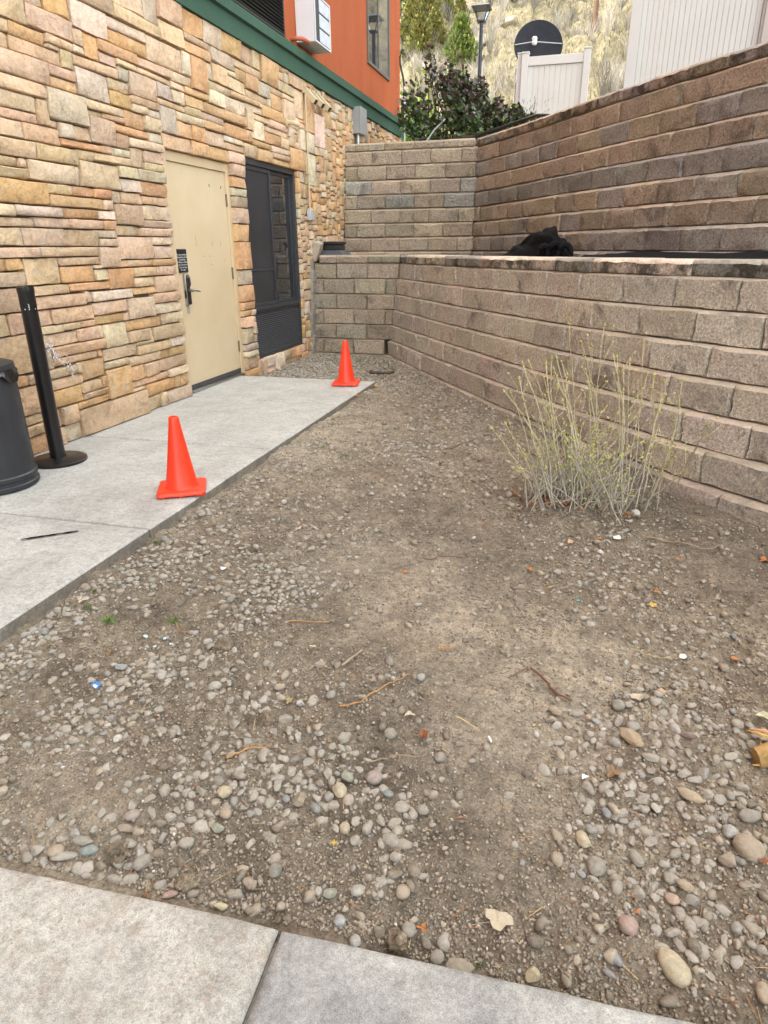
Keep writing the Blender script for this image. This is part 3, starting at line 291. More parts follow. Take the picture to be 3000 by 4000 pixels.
# ================================================================== GROUND (dirt bed)
def ye(x): return .963+.039*(x-2.33)          # edge of the sidewalk
def g0(x,y): return -.06-.03*(x-1.7)*sm(0,4,x)-.05*(1-sm(1.0,2.0,y))
def bare(x,y):
    b=0
    for cx,cy,rx,ry in BARE: b=np.maximum(b,np.exp(-((x-cx)/(rx*1.5))**2-((y-cy)/(ry*1.3))**2))
    return b
def dens(x,y):
    d=.10
    for cx,cy,rx,ry,w in CLUST: d=d+w*np.exp(-1.3*((x-cx)/rx)**2-1.3*((y-cy)/ry)**2)
    d=d*(.35+1.5*np.clip(fbm(x*2.2,y*2.2,3,5)+.42,0,1))
    edge=np.exp(-((x-1.72)/.10)**2)*(y<6.9)*.8
    return np.clip(d*(1-.8*bare(x,y))+edge*.6,0,1.6)
def ground_h(x,y):
    x=np.asarray(x,float); y=np.asarray(y,float); b=np.clip(bare(x,y),0,1); lo=1-.75*b
    z=g0(x,y)+fbm(x*1.3,y*1.3,3,1)*.045
    z=z+lo*(np.abs(fbm(x*7,y*7,4,2))*.032+np.abs(fbm(x*21,y*21,3,3))*.020+np.clip(fbm(x*46,y*46,2,13)+.02,0,1)*.014-.012)+fbm(x*3,y*9,3,4)*.010*b+np.clip(fbm(x*40,y*40,2,14),0,1)*.006*b
    z=z+.06*np.exp(-((x-3.78)/.33)**2-((y-3.95)/.33)**2)
    z=z+.012*np.exp(-((x-1.68)/.08)**2)*(y<6.95)*(1+2*fbm(y*3,x*2,2,3))
    z=z-.03*np.exp(-((y-ye(x)-.03)/.06)**2)
    u=x-(3.02-.17*(y-2.2)); tr=np.exp(-(u/.15)**4)*sm(2.0,2.6,y)*(1-sm(6.2,6.8,y))*np.clip(.5+1.6*fbm(x*1.5,y*1.5,2,21),0,1); z=z-tr*.010+tr*.006*np.clip(2.2*np.sin((y+.45*np.abs(u))*62),-1,1)
    k=sm(.01,.15,y-ye(x)); z=np.minimum(z,-.178)*(1-k)+z*k
    z=np.where((x<1.6)&(y<6.9),np.minimum(z,-.12),z)
    return z
def build_ground():
    ux=np.r_[np.linspace(0,1.5,40)[:-1],np.linspace(1.5,5.4,380)[:-1],np.linspace(5.4,6.6,30)]; t=np.linspace(0,1,640); uy=.93+8.7*(.42*t+.58*t*t)
    X,Y=np.meshgrid(ux,uy); Z=ground_h(X,Y)
    V=np.stack([X,Y,Z],-1).reshape(-1,3); nx=len(ux); ny=len(uy)
    i=np.arange(nx*ny).reshape(ny,nx); F=np.stack([i[:-1,:-1],i[:-1,1:],i[1:,1:],i[1:,:-1]],-1).reshape(-1,4)
    x,y=V[:,0],V[:,1]; b=np.clip(bare(x,y)*1.2+fbm(x*1.7,y*1.7,4,7)*.9,0,1)[:,None]
    damp=np.clip(sm(3.6,5.2,x+.35*(y-3.8))*.6+.8*np.exp(-((x-3.85)/.45)**2-((y-3.9)/.35)**2)+fbm(x*1.1,y*1.1,4,9)*1.0,0,1)[:,None]
    c=np.array([.385,.325,.247])*(1-b)+np.array([.53,.46,.36])*b
    c=c*(1-damp)+np.array([.25,.216,.175])*damp
    rd=np.clip(fbm(x*2.6,y*2.6,3,12)*1.6-.25,0,1)[:,None]; c=c*(1-rd*.35)+np.array([.25,.16,.11])*rd*.35
    c=c*(1+fbm(x*9,y*9,3,8)[:,None]*.35)
    o=link('ground',npmesh('ground',V,F,DIRT,c)); tag(o,kind='structure'); return o
build_ground()
# ================================================================== WALKWAY AND SIDEWALK
def slab(name,parent,x0,x1,y0,y1,zt,zb,mats,rad=.012):
    n=max(2,int((y1-y0)/.12)); k=max(2,int((x1-x0)/.12)); mb=MB()
    prof=[(0,zb),(0,zt-rad),(rad*.35,zt-rad*.3),(rad*1.2,zt)]
    xs=[x0+(x1-x0)*i/k for i in range(k+1)]; ys=[y0+(y1-y0)*i/n for i in range(n+1)]
    xs=[x0,x0+rad*.35,x0+rad*1.2]+xs[1:-1]+[x1-rad*1.2,x1-rad*.35,x1]; ys=[y0,y0+rad*.35,y0+rad*1.2]+ys[1:-1]+[y1-rad*1.2,y1-rad*.35,y1]
    v=[];f=[]
    def drop(i,m): return rad if i in (0,m-1) else (rad*.3 if i in (1,m-2) else 0)
    for j,y in enumerate(ys):
        for i,x in enumerate(xs):
            d=max(drop(i,len(xs)),drop(j,len(ys))); e=.004*float(fbm(x*9,y*9,2,3)) if d>0 else 0
            v.append((x+e,y+e,zt-d+.003*float(fbm(x*2,y*2,2,6))))
    m=len(xs)
    for j in range(len(ys)-1):
        for i in range(m-1): f.append((j*m+i,j*m+i+1,(j+1)*m+i+1,(j+1)*m+i))
    mb.add(v,f,0)
    ring=[i for i in range(m)]+[j*m+m-1 for j in range(1,len(ys))]+[(len(ys)-1)*m+i for i in range(m-2,-1,-1)]+[j*m for j in range(len(ys)-2,0,-1)]
    n0=len(mb.v); L=len(ring)
    for r in ring: mb.v.append((v[r][0]+random.uniform(-.002,.002),v[r][1],zb))
    for a in range(L): mb.f.append((ring[a],n0+a,n0+(a+1)%L,ring[(a+1)%L])[::-1]); mb.m.append(1)
    return mb.build(name,mats,parent,smooth=True,angle=60)
random.seed(1)
wk=tag(empty('walkway',(.8,4,0)),kind='structure')
for y0,y1 in ((-1.7,-.27),(-.26,1.220),(1.230,2.723),(2.735,4.233),(4.245,5.753),(5.765,6.935)):
    o=slab('slab',wk,.0,1.63,y0,y1,0,-.16,[WALKM,WALKSIDE],.010); o.location=-wk.location
cj=MB().box(.02,1.60,-1.6,6.9,-.14,-.012).build('joint_fill',simple('joint dirt',(.16,.14,.12),.95,var=.3,scale=60),wk); cj.location=-wk.location
sw=tag(empty('sidewalk',(2.33,.963,-.15),.039),kind='structure')
for x0,x1,mt in ((-.70,.7825,SIDEW1),(.7905,2.30,SIDEW2),(2.31,3.9,SIDEW1),(3.91,5.6,SIDEW2)): slab('slab',sw,x0,x1,-2.56,0,0,-.18,[mt,WALKSIDE],.018)
MB().box(-.6,5.5,-2.5,-.04,-.15,-.024).build('joint_fill',MATS['joint dirt'],sw)
# parking asphalt behind the viewer
o=MB().box(1.64,30,-40,-1.61,-.6,-.24).build('road',simple('asphalt',(.05,.05,.052),.9,var=.2,scale=30,bump=.5)); tag(o,kind='structure')
# ================================================================== BUILDING
YE=14.30
bld=empty('hotel_building',(0,6,0)); tag(bld,'hotel building with tan ledgestone base, green trim band and orange stucco above','building')
def bpart(mb,name,mats,parent=bld,**k):
    o=mb.build(name,mats,parent,**k); o.location=-Vector(parent.matrix_world.translation) if parent.parent is None else Vector((0,0,0)); return o
bpy.context.view_layer.update()
body=bpart(MB().box(-9.5,-.12,-16,YE-.02,-.4,16),'wall_core',ORANGE)
st=bpart(MB().box(-.12,.03,-16,5.8,-.3,3.34).box(-.12,.03,5.8,7.06,2.17,3.34).box(-.12,.03,7.06,7.36,-.3,3.34).box(-.12,.03,7.36,8.82,2.28,3.34).box(-.12,.03,7.36,8.82,-.3,.11).box(-.12,.03,8.82,YE,-.3,3.34),'stone_wall',MORTAR)
ow=MB().box(-.12,.05,-16,YE+.02,3.34,16)
bpart(ow,'stucco_wall',ORANGE)
gb=MB(); pr=[(.04,3.325),(.115,3.33),(.115,3.495),(.155,3.505),(.155,3.60),(.06,3.65)]
for a in range(len(pr)-1):
    (xa,za),(xb,zb)=pr[a],pr[a+1]; ea,eb=YE+.02+xa-.05,YE+.02+xb-.05
    gb.add([(xa,-16,za),(xa,ea,za),(xb,eb,zb),(xb,-16,zb)],[(0,1,2,3)]); gb.add([(xa,ea,za),(-9.4,ea,za),(-9.4,eb,zb),(xb,eb,zb)],[(0,1,2,3)])
bpart(gb,'trim_band',GREEN)
bpart(MB().box(-9.7,.25,-16.2,YE+.25,16,16.35),'roof',simple('roof cap',(.2,.19,.18),.8))
# ---- stones
PAL=dict(t=(.66,.48,.305),o=(.67,.425,.22),c=(.69,.535,.37),g=(.60,.50,.38),p=(.69,.505,.35),w=(.74,.61,.46))
def stone_geo(y0,y1,z0,z1,k,rng,far):
    w=y1-y0; h=z1-z0; gpy=.0025; y0+=gpy;y1-=gpy;z0+=gpy;z1-=gpy; w=y1-y0;h=z1-z0
    nu=4 if far else 6; nv=4 if far else 5
    ins=min(.009,w*.18,h*.18); d=rng.uniform(.040,.066)+(.006 if w*h>.05 else 0); tl=rng.uniform(-.008,.008); tv=rng.uniform(-.008,.008)
    us=[0,ins]+[w*(i+1)/(nu-3) for i in range(nu-4)]+[w-ins,w]; vs_=[0,ins]+[h*(i+1)/(nv-3) for i in range(nv-4)]+[h-ins,h]
    j=min(.007,w*.05,h*.06); v=[];c=[]
    base=PAL[k]; br=rng.uniform(.86,1.10); col=tuple(b*br*rng.uniform(.94,1.06) for b in base)
    ce=[(rng.uniform(-j,j),rng.uniform(-j,j)) for _ in range(nu*nv)]
    for b in range(nv):
        for a in range(nu):
            ea=a in (0,nu-1); eb=b in (0,nv-1); u=us[a]; q=vs_[b]
            x=.03+d+tl*(u/w-.5)*2+tv*(q/h-.5)*2
            if ea or eb: x-=rng.uniform(.003,.010)
            else: x+=rng.uniform(-.005,.006)
            if ea and eb: x-=.003; u+=(ins*.5 if a==0 else -ins*.5); q+=(ins*.5 if b==0 else -ins*.5)
            du,dv=ce[b*nu+a]
            if a==0: du=abs(du)
            if a==nu-1: du=-abs(du)
            if b==0: dv=abs(dv)
            if b==nv-1: dv=-abs(dv)
            v.append((x,y0+u+du,z0+q+dv))
    f=[(b*nu+a,b*nu+a+1,(b+1)*nu+a+1,(b+1)*nu+a) for b in range(nv-1) for a in range(nu-1)]
    ring=list(range(nu))+[b*nu+nu-1 for b in range(1,nv)]+[(nv-1)*nu+a for a in range(nu-2,-1,-1)]+[b*nu for b in range(nv-2,0,-1)]
    n0=len(v)
    for r in ring: v.append((.02,v[r][1],v[r][2]))
    L=len(ring); f+=[(ring[(a+1)%L],ring[a],n0+a,n0+(a+1)%L) for a in range(L)]
    return v,f,col
def build_stones():
    rng=random.Random(7); L=[]
    for s in STONES.split(';'):
        a,b,c,d,k=s.split(','); y0,y1,z0,z1=int(a)/100,int(b)/100,int(c)/100,int(d)/100
        D=(Vector((.08,(y0+y1)/2,(z0+z1)/2))-CAM).length; vis=1 if y0>3.0 else .01
        L.append(((y1-y0)*(z1-z0)/D**2*(CAM.x/D)*vis,y0,y1,z0,z1,k))
    L.sort(reverse=True); rest=MB()
    for i,(q,y0,y1,z0,z1,k) in enumerate(L):
        v,f,c=stone_geo(y0,y1,z0,z1,k,rng,i>=300)
        if i<300:
            o=MB().add(v,f,0,c).build('stone',STONE,st,smooth=True,angle=55)
        else: rest.add(v,f,0,c)
    o=rest.build('small_stones',STONE,st,smooth=True,angle=55); o['kind']='stuff'
build_stones()
# sill stones under the louver (already in the list) ---------------- door
BEIGE=simple('beige door paint',(.59,.465,.29),.5,var=.05,scale=3,bump=.05,bscale=20,dirt=((.40,.30,.17),2.5,.60))
def m_door():
    t=NT('scuffed beige paint'); c=t.ramp(t.noise(1.6,5,.6),[(.3,(.57,.45,.28)),(.7,(.64,.52,.345))])
    c=t.mix(t.ramp(t.noise(9,6,.75,stretch=(1,3,.35)),[(.60,0.),(.72,.4)]),c,(.36,.26,.14))
    c=t.mix(t.ramp(t.noise(4,6,.8),[(.62,0.),(.72,.5)]),c,(.66,.58,.44))
    c=t.mix(t.ramp(t.noise(60,3,.7,stretch=(1,2,.25)),[(.70,0.),(.75,.5)]),c,(.25,.17,.10))
    t.base(c); t.rough(.48); t.bump([(t.noise(35,4,.6),.06,.01)]); return t.m
DOORM=m_door()
METAL=simple('brushed steel',(.42,.42,.41),.32,metal=1,var=.1,scale=40); BLACKP=simple('black plastic',(.018,.018,.02),.35,var=.2); DARKM=simple('dark bronze frame',(.035,.037,.042),.42,var=.2,scale=20)
door=bpart(MB().box(-.045,.005,5.895,6.995,.025,2.085),'door',DOORM,bevel=.002)
fr=MB().box(-.1,.028,5.8,5.892,0,2.17).box(-.1,.028,6.998,7.06,0,2.17).box(-.1,.0281,5.892,6.998,2.088,2.17)
fr.box(-.11,-.046,5.892,5.91,0,2.088).box(-.11,-.046,6.98,6.998,0,2.088)
fr.build('door_frame',BEIGE,door,bevel=.003)
MB().box(-.045,.05,5.894,6.996,.0,.018).box(-.01,.03,5.894,6.996,.018,.024).build('threshold',METAL,door,bevel=.002)
MB().box(.005,.014,5.90,6.99,.028,.075).build('door_sweep',simple('sweep',(.05,.05,.052),.6),door)
for z in (.32,1.10,1.82):
    MB().box(.0,.012,6.988,7.000,z-.06,z+.06).tube([(.015,6.996,z-.06),(.015,6.996,z+.06)],.008,8).build('hinge',simple('aged hinge',(.20,.14,.08),.5,metal=.6),door)
lk=MB().box(.005,.035,5.985,6.055,.90,1.125).box(.005,.035,5.985,6.05,.84,.985).build('lock_body',METAL,door,bevel=.008,seg=3)
ch=MB(); ch.add([(.035,5.992,1.12),(.035,6.045,1.12),(.05,6.045,1.09),(.055,6.04,1.03),(.042,6.035,1.0),(.042,6.045,.95),(.042,6.045,.85),(.035,6.045,.845),(.035,5.992,.845),(.042,5.992,.85),(.042,5.992,.95),(.042,5.992,1.0),(.055,5.992,1.03),(.05,5.992,1.09)],[(0,1,2,13),(13,2,3,12),(12,3,4,11),(11,4,5,10),(10,5,6,9),(9,6,7,8)])
ch.build('lock_face',BLACKP,door)
MB().tube([(.035,6.02,.975),(.085,6.02,.975)],.013,12).tube([(.085,6.01,.975),(.088,6.06,.975),(.085,6.14,.962)],[.012,.011,.009],10).build('handle',METAL,door,smooth=True)
MB().box(.005,.009,6.0,6.045,.76,.835).build('patch_plate',simple('bare metal patch',(.42,.41,.36),.5,metal=.3,var=.4,scale=60),door)
for y,z in ((6.66,1.94),(6.90,1.94)):
    MB().tube([(.005,y,z),(.0065,y,z)],.016,10).build('bare_spot',simple('chipped white',(.7,.68,.62),.7),door); MB().box(.0065,.011,y-.004,y+.004,z-.013,z+.012).build('screw_hole',BLACKP,door)
for y,z,a,b in ((6.42,1.28,.008,.012),(6.55,1.28,.010,.012),(6.62,1.40,.004,.04),(6.80,1.40,.004,.04),(6.30,1.42,.003,.10),(6.57,1.20,.03,.003),(6.84,1.235,.004,.022)):
    MB().box(.005,.0062,y-a/2,y+a/2,z-b/2,z+b/2).build('scuff',simple('scuff mark',(.24,.16,.09),.8,var=.4,scale=90),door)
# sign on the door
sg=empty('door_sign',(.02,5.98,1.245)); tag(sg,'black plastic notice with white lettering fixed above the door lock','sign')
MB().box(-.013,.002,-.098,.098,-.105,.105).build('panel',BLACKP,sg,bevel=.006,seg=3)
WHITEP=simple('white print',(.8,.8,.8),.6,var=.02)
def text(s,size,parent,y,z,x=.0031,mat=WHITEP,name='lettering',rz=90):
    cu=bpy.data.curves.new('txt','FONT'); cu.body=s; cu.size=size; cu.align_x='CENTER'; cu.align_y='CENTER'; cu.resolution_u=2
    tmp=bpy.data.objects.new('txt',cu); COL.objects.link(tmp); bpy.context.view_layer.update()
    me=bpy.data.meshes.new_from_object(tmp); bpy.data.objects.remove(tmp); bpy.data.curves.remove(cu)
    me.materials.clear(); me.materials.append(mat)
    o=link(name,me,parent); o.location=(x,y,z); o.rotation_euler=(R(90),0,R(90)); return o
for i,s in enumerate(('For your protection','these doors will be','locked from','11:00 pm - 6:00 am')): text(s,.0225,sg,0.006,.055-.0225*i)
for i,s in enumerate(('Use room key','for entry')): text(s,.0225,sg,0.006,-.058-.0225*i)
MB().box(.0022,.003,-.075,.085,-.0375,-.0345).build('rule_line',WHITEP,sg)
# ---- ground-floor window and louver
def m_glass(name,col,ior=1.9,rough=.02):
    t=NT(name); t.base(col); t.rough(rough); t.b.inputs['IOR'].default_value=ior; t.spec(.5); t.bump([(t.noise(3,2,.5),.02,.02)]); return t.m
GLASS=m_glass('window glass',(.018,.021,.026),2.0); 
def m_screen():
    t=NT('insect screen'); t.base(t.ramp(t.noise(3,4,.6),[(.3,(.016,.018,.023)),(.7,(.03,.033,.042))])); t.rough(.35); t.spec(.6); t.bump([(t.noise(900,1,.5),.25,.001)]); return t.m
SCREEN=m_screen()
wn=bpart(MB().box(-.1,.045,7.44,7.485,.66,2.28).box(-.1,.045,8.855,8.9,.66,2.28).box(-.1,.0451,7.485,8.855,2.215,2.28).box(-.1,.052,7.485,8.855,.66,.70),'window',DARKM,bevel=.003)
MB().box(-.06,.022,7.487,7.53,.702,2.213).box(-.06,.022,8.16,8.205,.702,2.213).box(-.06,.0215,7.53,8.16,.702,.74).box(-.06,.0215,7.53,8.16,2.17,2.213).box(-.06,.018,7.53,8.16,1.10,1.12).build('screen_frame',DARKM,wn,bevel=.002)
MB().box(-.05,.006,7.53,8.16,.74,2.17).build('insect_screen',SCREEN,wn)
MB().box(-.06,-.002,8.207,8.24,.702,2.213).box(-.06,-.002,8.82,8.853,.702,2.213).box(-.06,-.0025,8.24,8.82,.702,.735).box(-.06,-.0025,8.24,8.82,2.175,2.213).build('sash_frame',DARKM,wn,bevel=.002)
MB().box(-.05,-.02,8.24,8.82,.735,2.175).build('pane',GLASS,wn)
wn.location.y-=.07
lv=bpart(MB().box(-.1,.04,7.44,7.475,.115,.655).box(-.1,.04,8.865,8.9,.115,.655).box(-.1,.0401,7.475,8.865,.115,.145).box(-.1,.0401,7.475,8.865,.635,.655),'louver_grille',DARKM)
MB().box(-.03,.004,7.475,8.865,.145,.635).build('louver_backing',BLACKP,lv)
sm_=MB().box(-.011,.011,7.476,8.864,-.0022,.0022,M=Matrix.Rotation(R(20),4,'Y')).mesh('slat',simple('louver blade',(.13,.135,.145),.45,metal=.2))
for k in range(21):
    o=link('slat',sm_,lv); o.location=(.022,0,.158+.0232*k)
lv.location.y-=.07
# upper louver
ul=bpart(MB().box(.05,.075,7.33,7.36,3.66,4.62).box(.05,.075,8.67,8.70,3.66,4.62).box(.05,.0751,7.36,8.67,3.66,3.685).box(.05,.0751,7.36,8.67,4.595,4.62).box(.049,.053,7.36,8.67,3.685,4.595),'louver_vent',simple('black louver',(.012,.012,.013),.5))
sm_=MB().box(-.018,.018,7.361,8.669,-.003,.003,M=Matrix.Rotation(R(38),4,'Y')).mesh('slat',simple('louver slat',(.07,.068,.065),.5,metal=.3))
for k in range(25):
    o=link('slat',sm_,ul); o.location=(.07,0,3.70+.036*k)
# upper windows (one per bay upwards: the photo shows only the lowest one)
uw=bpart(MB().box(.02,.075,12.15,12.19,4.13,5.75).box(.02,.075,13.46,13.50,4.13,5.75).box(.02,.0751,12.19,13.46,4.13,4.175).box(.02,.0751,12.19,13.46,5.71,5.75).box(.02,.068,12.79,12.825,4.175,5.71),'upper_window',simple('taupe frame',(.10,.095,.085),.5),bevel=.003)
MB().box(.03,.058,12.19,12.79,4.175,5.71).build('pane',GLASS,uw); MB().box(.03,.058,12.825,13.46,4.175,5.71).build('pane',m_glass('reflection-toned glass',(.10,.10,.10),2.6,.03),uw)  # right pane gets a paler base and higher IOR to suggest a bright reflection
# ================================================================== RETAINING WALLS
def arc(pts,n=200):
    P=np.array(pts,float); d=np.r_[0,np.cumsum(np.hypot(*np.diff(P,axis=0).T))]
    # smooth: Catmull via dense linear + box blur
    s=np.linspace(0,d[-1],n); X=np.interp(s,d,P[:,0]); Y=np.interp(s,d,P[:,1])
    k=25
    def bl(a):
        p=np.r_[2*a[0]-a[1:k+1][::-1],a,2*a[-1]-a[-k-1:-1][::-1]]; return np.convolve(p,np.ones(2*k+1)/(2*k+1),'valid')
    X,Y=bl(X),bl(Y); d=np.r_[0,np.cumsum(np.hypot(np.diff(X),np.diff(Y)))]
    return X,Y,d
def block_geo(rng,L,h,dep,top_ch,proud,chh=.028,side=.002):
    nu,nv=8,6; mb=MB(); us=[-L/2,-L/2+.014]+[-L/2+L*(i+1)/5 for i in range(4)]+[L/2-.014,L/2]; vz=[0,.010,h*.36,h*.64,h-min(chh,h*.25),h]
    v=[]
    for b in range(nv):
        for a in range(nu):
            ea=a in(0,nu-1); eb=b in(0,nv-1)
            y=-proud*rng.uniform(.35,1.0)
            if b==nv-1: y=top_ch*rng.uniform(.75,1.1)
            elif ea or b==0: y=side+rng.uniform(-.004,.006)
            x=us[a]+(0 if ea else rng.uniform(-.008,.008)); z=vz[b]+(0 if eb else rng.uniform(-.006,.006))
            if ea and b==nv-2: y=top_ch*.2
            v.append((x,y,z))
    f=[(b*nu+a,b*nu+a+1,(b+1)*nu+a+1,(b+1)*nu+a) for b in range(nv-1) for a in range(nu-1)]
    mi=[1 if b==nv-2 else 0 for b in range(nv-1) for a in range(nu-1)]
    n0=len(v); t=.93
    back=[(-L/2*t,dep,0),(L/2*t,dep,0),(L/2*t,dep,h),(-L/2*t,dep,h)]; v+=back
    f.append(tuple([(nv-1)*nu+a for a in range(nu)]+[n0+2,n0+3])); mi.append(1)          # top
    f.append(tuple([b*nu+nu-1 for b in range(nv)][::-1]+[n0+1,n0+2][::1][::-1])[::-1] if False else tuple([b*nu+nu-1 for b in range(nv-1,-1,-1)]+[n0+1,n0+2][::1])[::-1]); mi.append(1)
    f.append(tuple([b*nu for b in range(nv)]+[n0+3,n0+0])[::-1]); mi.append(1)
    f.append(tuple([a for a in range(nu-1,-1,-1)]+[n0+0,n0+1])); mi.append(1)
    mb.v=v; mb.f=f; mb.m=mi; return mb
rb=random.Random(4)
BV=[block_geo(rb,.447,.196,.24,.034,.026).mesh('block',[BLOCK,CAST],True) for _ in range(12)]
BL=[block_geo(rb,.447,.197,.26,.016,.024,.013,.010).mesh('block',[BLOCK,CAST2],True) for _ in range(14)]
HL=[block_geo(rb,.222,.197,.26,.016,.022,.013,.010).mesh('half_block',[BLOCK,CAST2],True) for _ in range(4)]
HV=[block_geo(rb,.222,.196,.24,.034,.022).mesh('half_block',[BLOCK,CAST],True) for _ in range(4)]
CV=[block_geo(rb,.447,.102,.30,.020,.012).mesh('cap_block',[CAPM,CAST],True) for _ in range(8)]
CV2=[block_geo(rb,.447,.102,.30,.020,.012).mesh('cap_block',[BLOCK,CAST],True) for _ in range(6)]
for me in BV+HV+CV+CV2+BL+HL: sharp(me,50)
BC=dict(t=(.57,.475,.36),o=(.53,.445,.345),g=(.46,.435,.395),d=(.37,.352,.325),b=(.52,.44,.345),p=(.84,.75,.635),q=(.76,.68,.58))
def course(parent,X,Y,d,z,kinds,off,meshes,s0,s1,setb=0,L=.45,name='block',rng=rb):
    s=s0-L+off; wl=parent.location
    while s<s1:
        a=max(s,s0); b=min(s+L,s1); s+=L
        if b-a<.07: continue
        m=(a+b)/2; x=np.interp(m,d,X); y=np.interp(m,d,Y); e=.05
        tx=np.interp(m+e,d,X)-np.interp(m-e,d,X); ty=np.interp(m+e,d,Y)-np.interp(m-e,d,Y); th=math.atan2(ty,tx)
        full=b-a>.3; me=rng.choice(meshes if full or name!='block' else (HL if meshes is BL else HV)); w=.222 if me in HV or me in HL else .447
        o=link(name,me,parent); j=rng.uniform(-.006,.006)
        o.location=Vector((x-math.sin(th)*j,y+math.cos(th)*j,z+rng.uniform(-.002,.001)))-wl; o.rotation_euler=(rng.uniform(-.006,.006),0,th+rng.uniform(-.008,.008)); o.scale=((b-a-.003)/w,1,1)
        k=rng.choice(kinds); br=rng.uniform(.93,1.06) if k in 'pq' else rng.uniform(.82,1.15); o.color=tuple(q*br*rng.uniform(.97,1.03) for q in BC[k])+(1,)
LB=[(1.17,9.15),(2.14,7.62),(2.87,6.50),(3.30,5.83),(4.24,4.50),(4.82,3.96),(5.5,3.42),(6.2,2.95)]
LT=[(1.33,9.30),(2.19,7.92),(2.76,7.04),(3.27,6.32),(4.11,5.22),(4.85,4.66),(5.6,4.14),(6.3,3.7)]
lw=empty('lower_retaining_wall',(3.3,6.0,-.2)); tag(lw,'lower retaining wall of tan split-face blocks curving behind the bare shrub','retaining wall','retaining walls')
def lerp(A,B,t): return [(a[0]*(1-t)+b[0]*t,a[1]*(1-t)+b[1]*t) for a,b in zip(A,B)]
for k in range(1,8):
    t=1-(k-.5)/6.0; X,Y,d=arc(lerp(LB,LT,max(-.1,t))); z=1.155-.2*k
    course(lw,X,Y,d,z,'pppqqq' if k<7 else 'pqg',.225 if k%2 else .02,BL,0,d[-1])
    y=9.13+.024*(7-k); sx=np.linspace(.09,1.30,30); sy=np.full(30,y); sd_=np.r_[0,np.cumsum(np.diff(sx))]
    course(lw,sx,sy,sd_,z,'ttbto','x' and (.33 if k%2 else .14),BL,0,(1.17+.024*(7-k))-.09)
X,Y,d=arc(LT); course(lw,X-.012,Y-.012,d,1.156,'pg',.30,CV,-.0,d[-1],name='cap_block')
sx=np.linspace(.17,1.36,30); sd_=np.r_[0,np.cumsum(np.diff(sx))]; course(lw,sx,np.full(30,9.27),sd_,1.156,'tb',.25,CV2,0,1.17,name='cap_block')
# upper wall
UT=[(2.08,10.84),(2.62,10.12),(3.14,9.34),(3.60,8.56),(4.04,7.86),(4.50,7.20),(4.93,6.60),(5.5,5.85),(6.1,5.15),(6.8,4.4)]
def ub(t):
    out=[]
    for i,(x,y) in enumerate(UT):
        o=.05+.30*min(1,i/3.)*1.0; out.append((x-.83*o*t*(1 if i else .0),y-.56*o*t-(0.12*t if i==0 else 0)))
    return out
uwl=empty('upper_retaining_wall',(3.3,8.6,1.1)); tag(uwl,'tall weathered brown block retaining wall above the terrace, sweeping up to the right','retaining wall','retaining walls')
KU={1:'obot',2:'gbg',3:'ooto',4:'ddgd',5:'gbgo',6:'gbbo',7:'gbgd',8:'gd'}
for k in range(1,9):
    t=(k-.5)/7.; X,Y,d=arc(ub(t)); z=2.70-.2*k
    course(uwl,X,Y,d,z,KU[k],.2 if k%2 else .43,BV,0,d[-1])
    y=10.80-.022*k; sx=np.linspace(.085,2.2,40); sd_=np.r_[0,np.cumsum(np.diff(sx))]
    course(uwl,sx,np.full(40,y),sd_,z,{1:'bt',2:'bt',3:'gtb',4:'gdb'}.get(k,'btto'),.43 if k%2 else .2,BV,0,2.10-.085)
X,Y,d=arc(UT); course(uwl,X-.012,Y-.012,d,2.701,'bgo',.2,CV,0,d[-1],name='cap_block')
sx=np.linspace(.05,2.12,30); sd_=np.r_[0,np.cumsum(np.diff(sx))]; course(uwl,sx,np.full(30,10.79),sd_,2.701,'bt',.2,CV2,0,2.07,name='cap_block')
# retained earth behind the blocks
def curtain(name,parent,A,B,z0,z1,off):
    V=[];F=[]
    for (a,b) in zip(A,B): V+= [(a[0]+off*.83-parent.location.x,a[1]+off*.56-parent.location.y,z0-parent.location.z),(b[0]+off*.83-parent.location.x,b[1]+off*.56-parent.location.y,z1-parent.location.z)]
    for i in range(len(A)-1): F.append((2*i,2*i+2,2*i+3,2*i+1))
    MB().add(V,F).build(name,simple('earth fill',(.08,.066,.05),.95,var=.3),parent)
curtain('earth_core',lw,[(-.3,9.22)]+[(1.1,9.22)]+LB[1:],[(-.3,9.35),(1.2,9.35)]+LT[1:],-.5,1.22,.13)
curtain('earth_core',uwl,[(-.3,10.75),(2.0,10.72)]+ub(1.0)[1:],[(-.3,10.86),(2.1,10.86)]+UT[1:],.9,2.74,.13)
# concrete edge between ledgestone and the short block wall
cs=MB()
for i in range(9):
    z0=-.1+.145*i; cs.box(.055,.115+.012*math.sin(i*2.1),9.02+.02*math.sin(i*1.7)+.016*i,9.24,z0,z0+.15)
o=cs.build('mortar_edge',m_concrete('rough mortar',(.24,.22,.18),(.36,.33,.28)),bld,bevel=.006); o.location=-bld.location
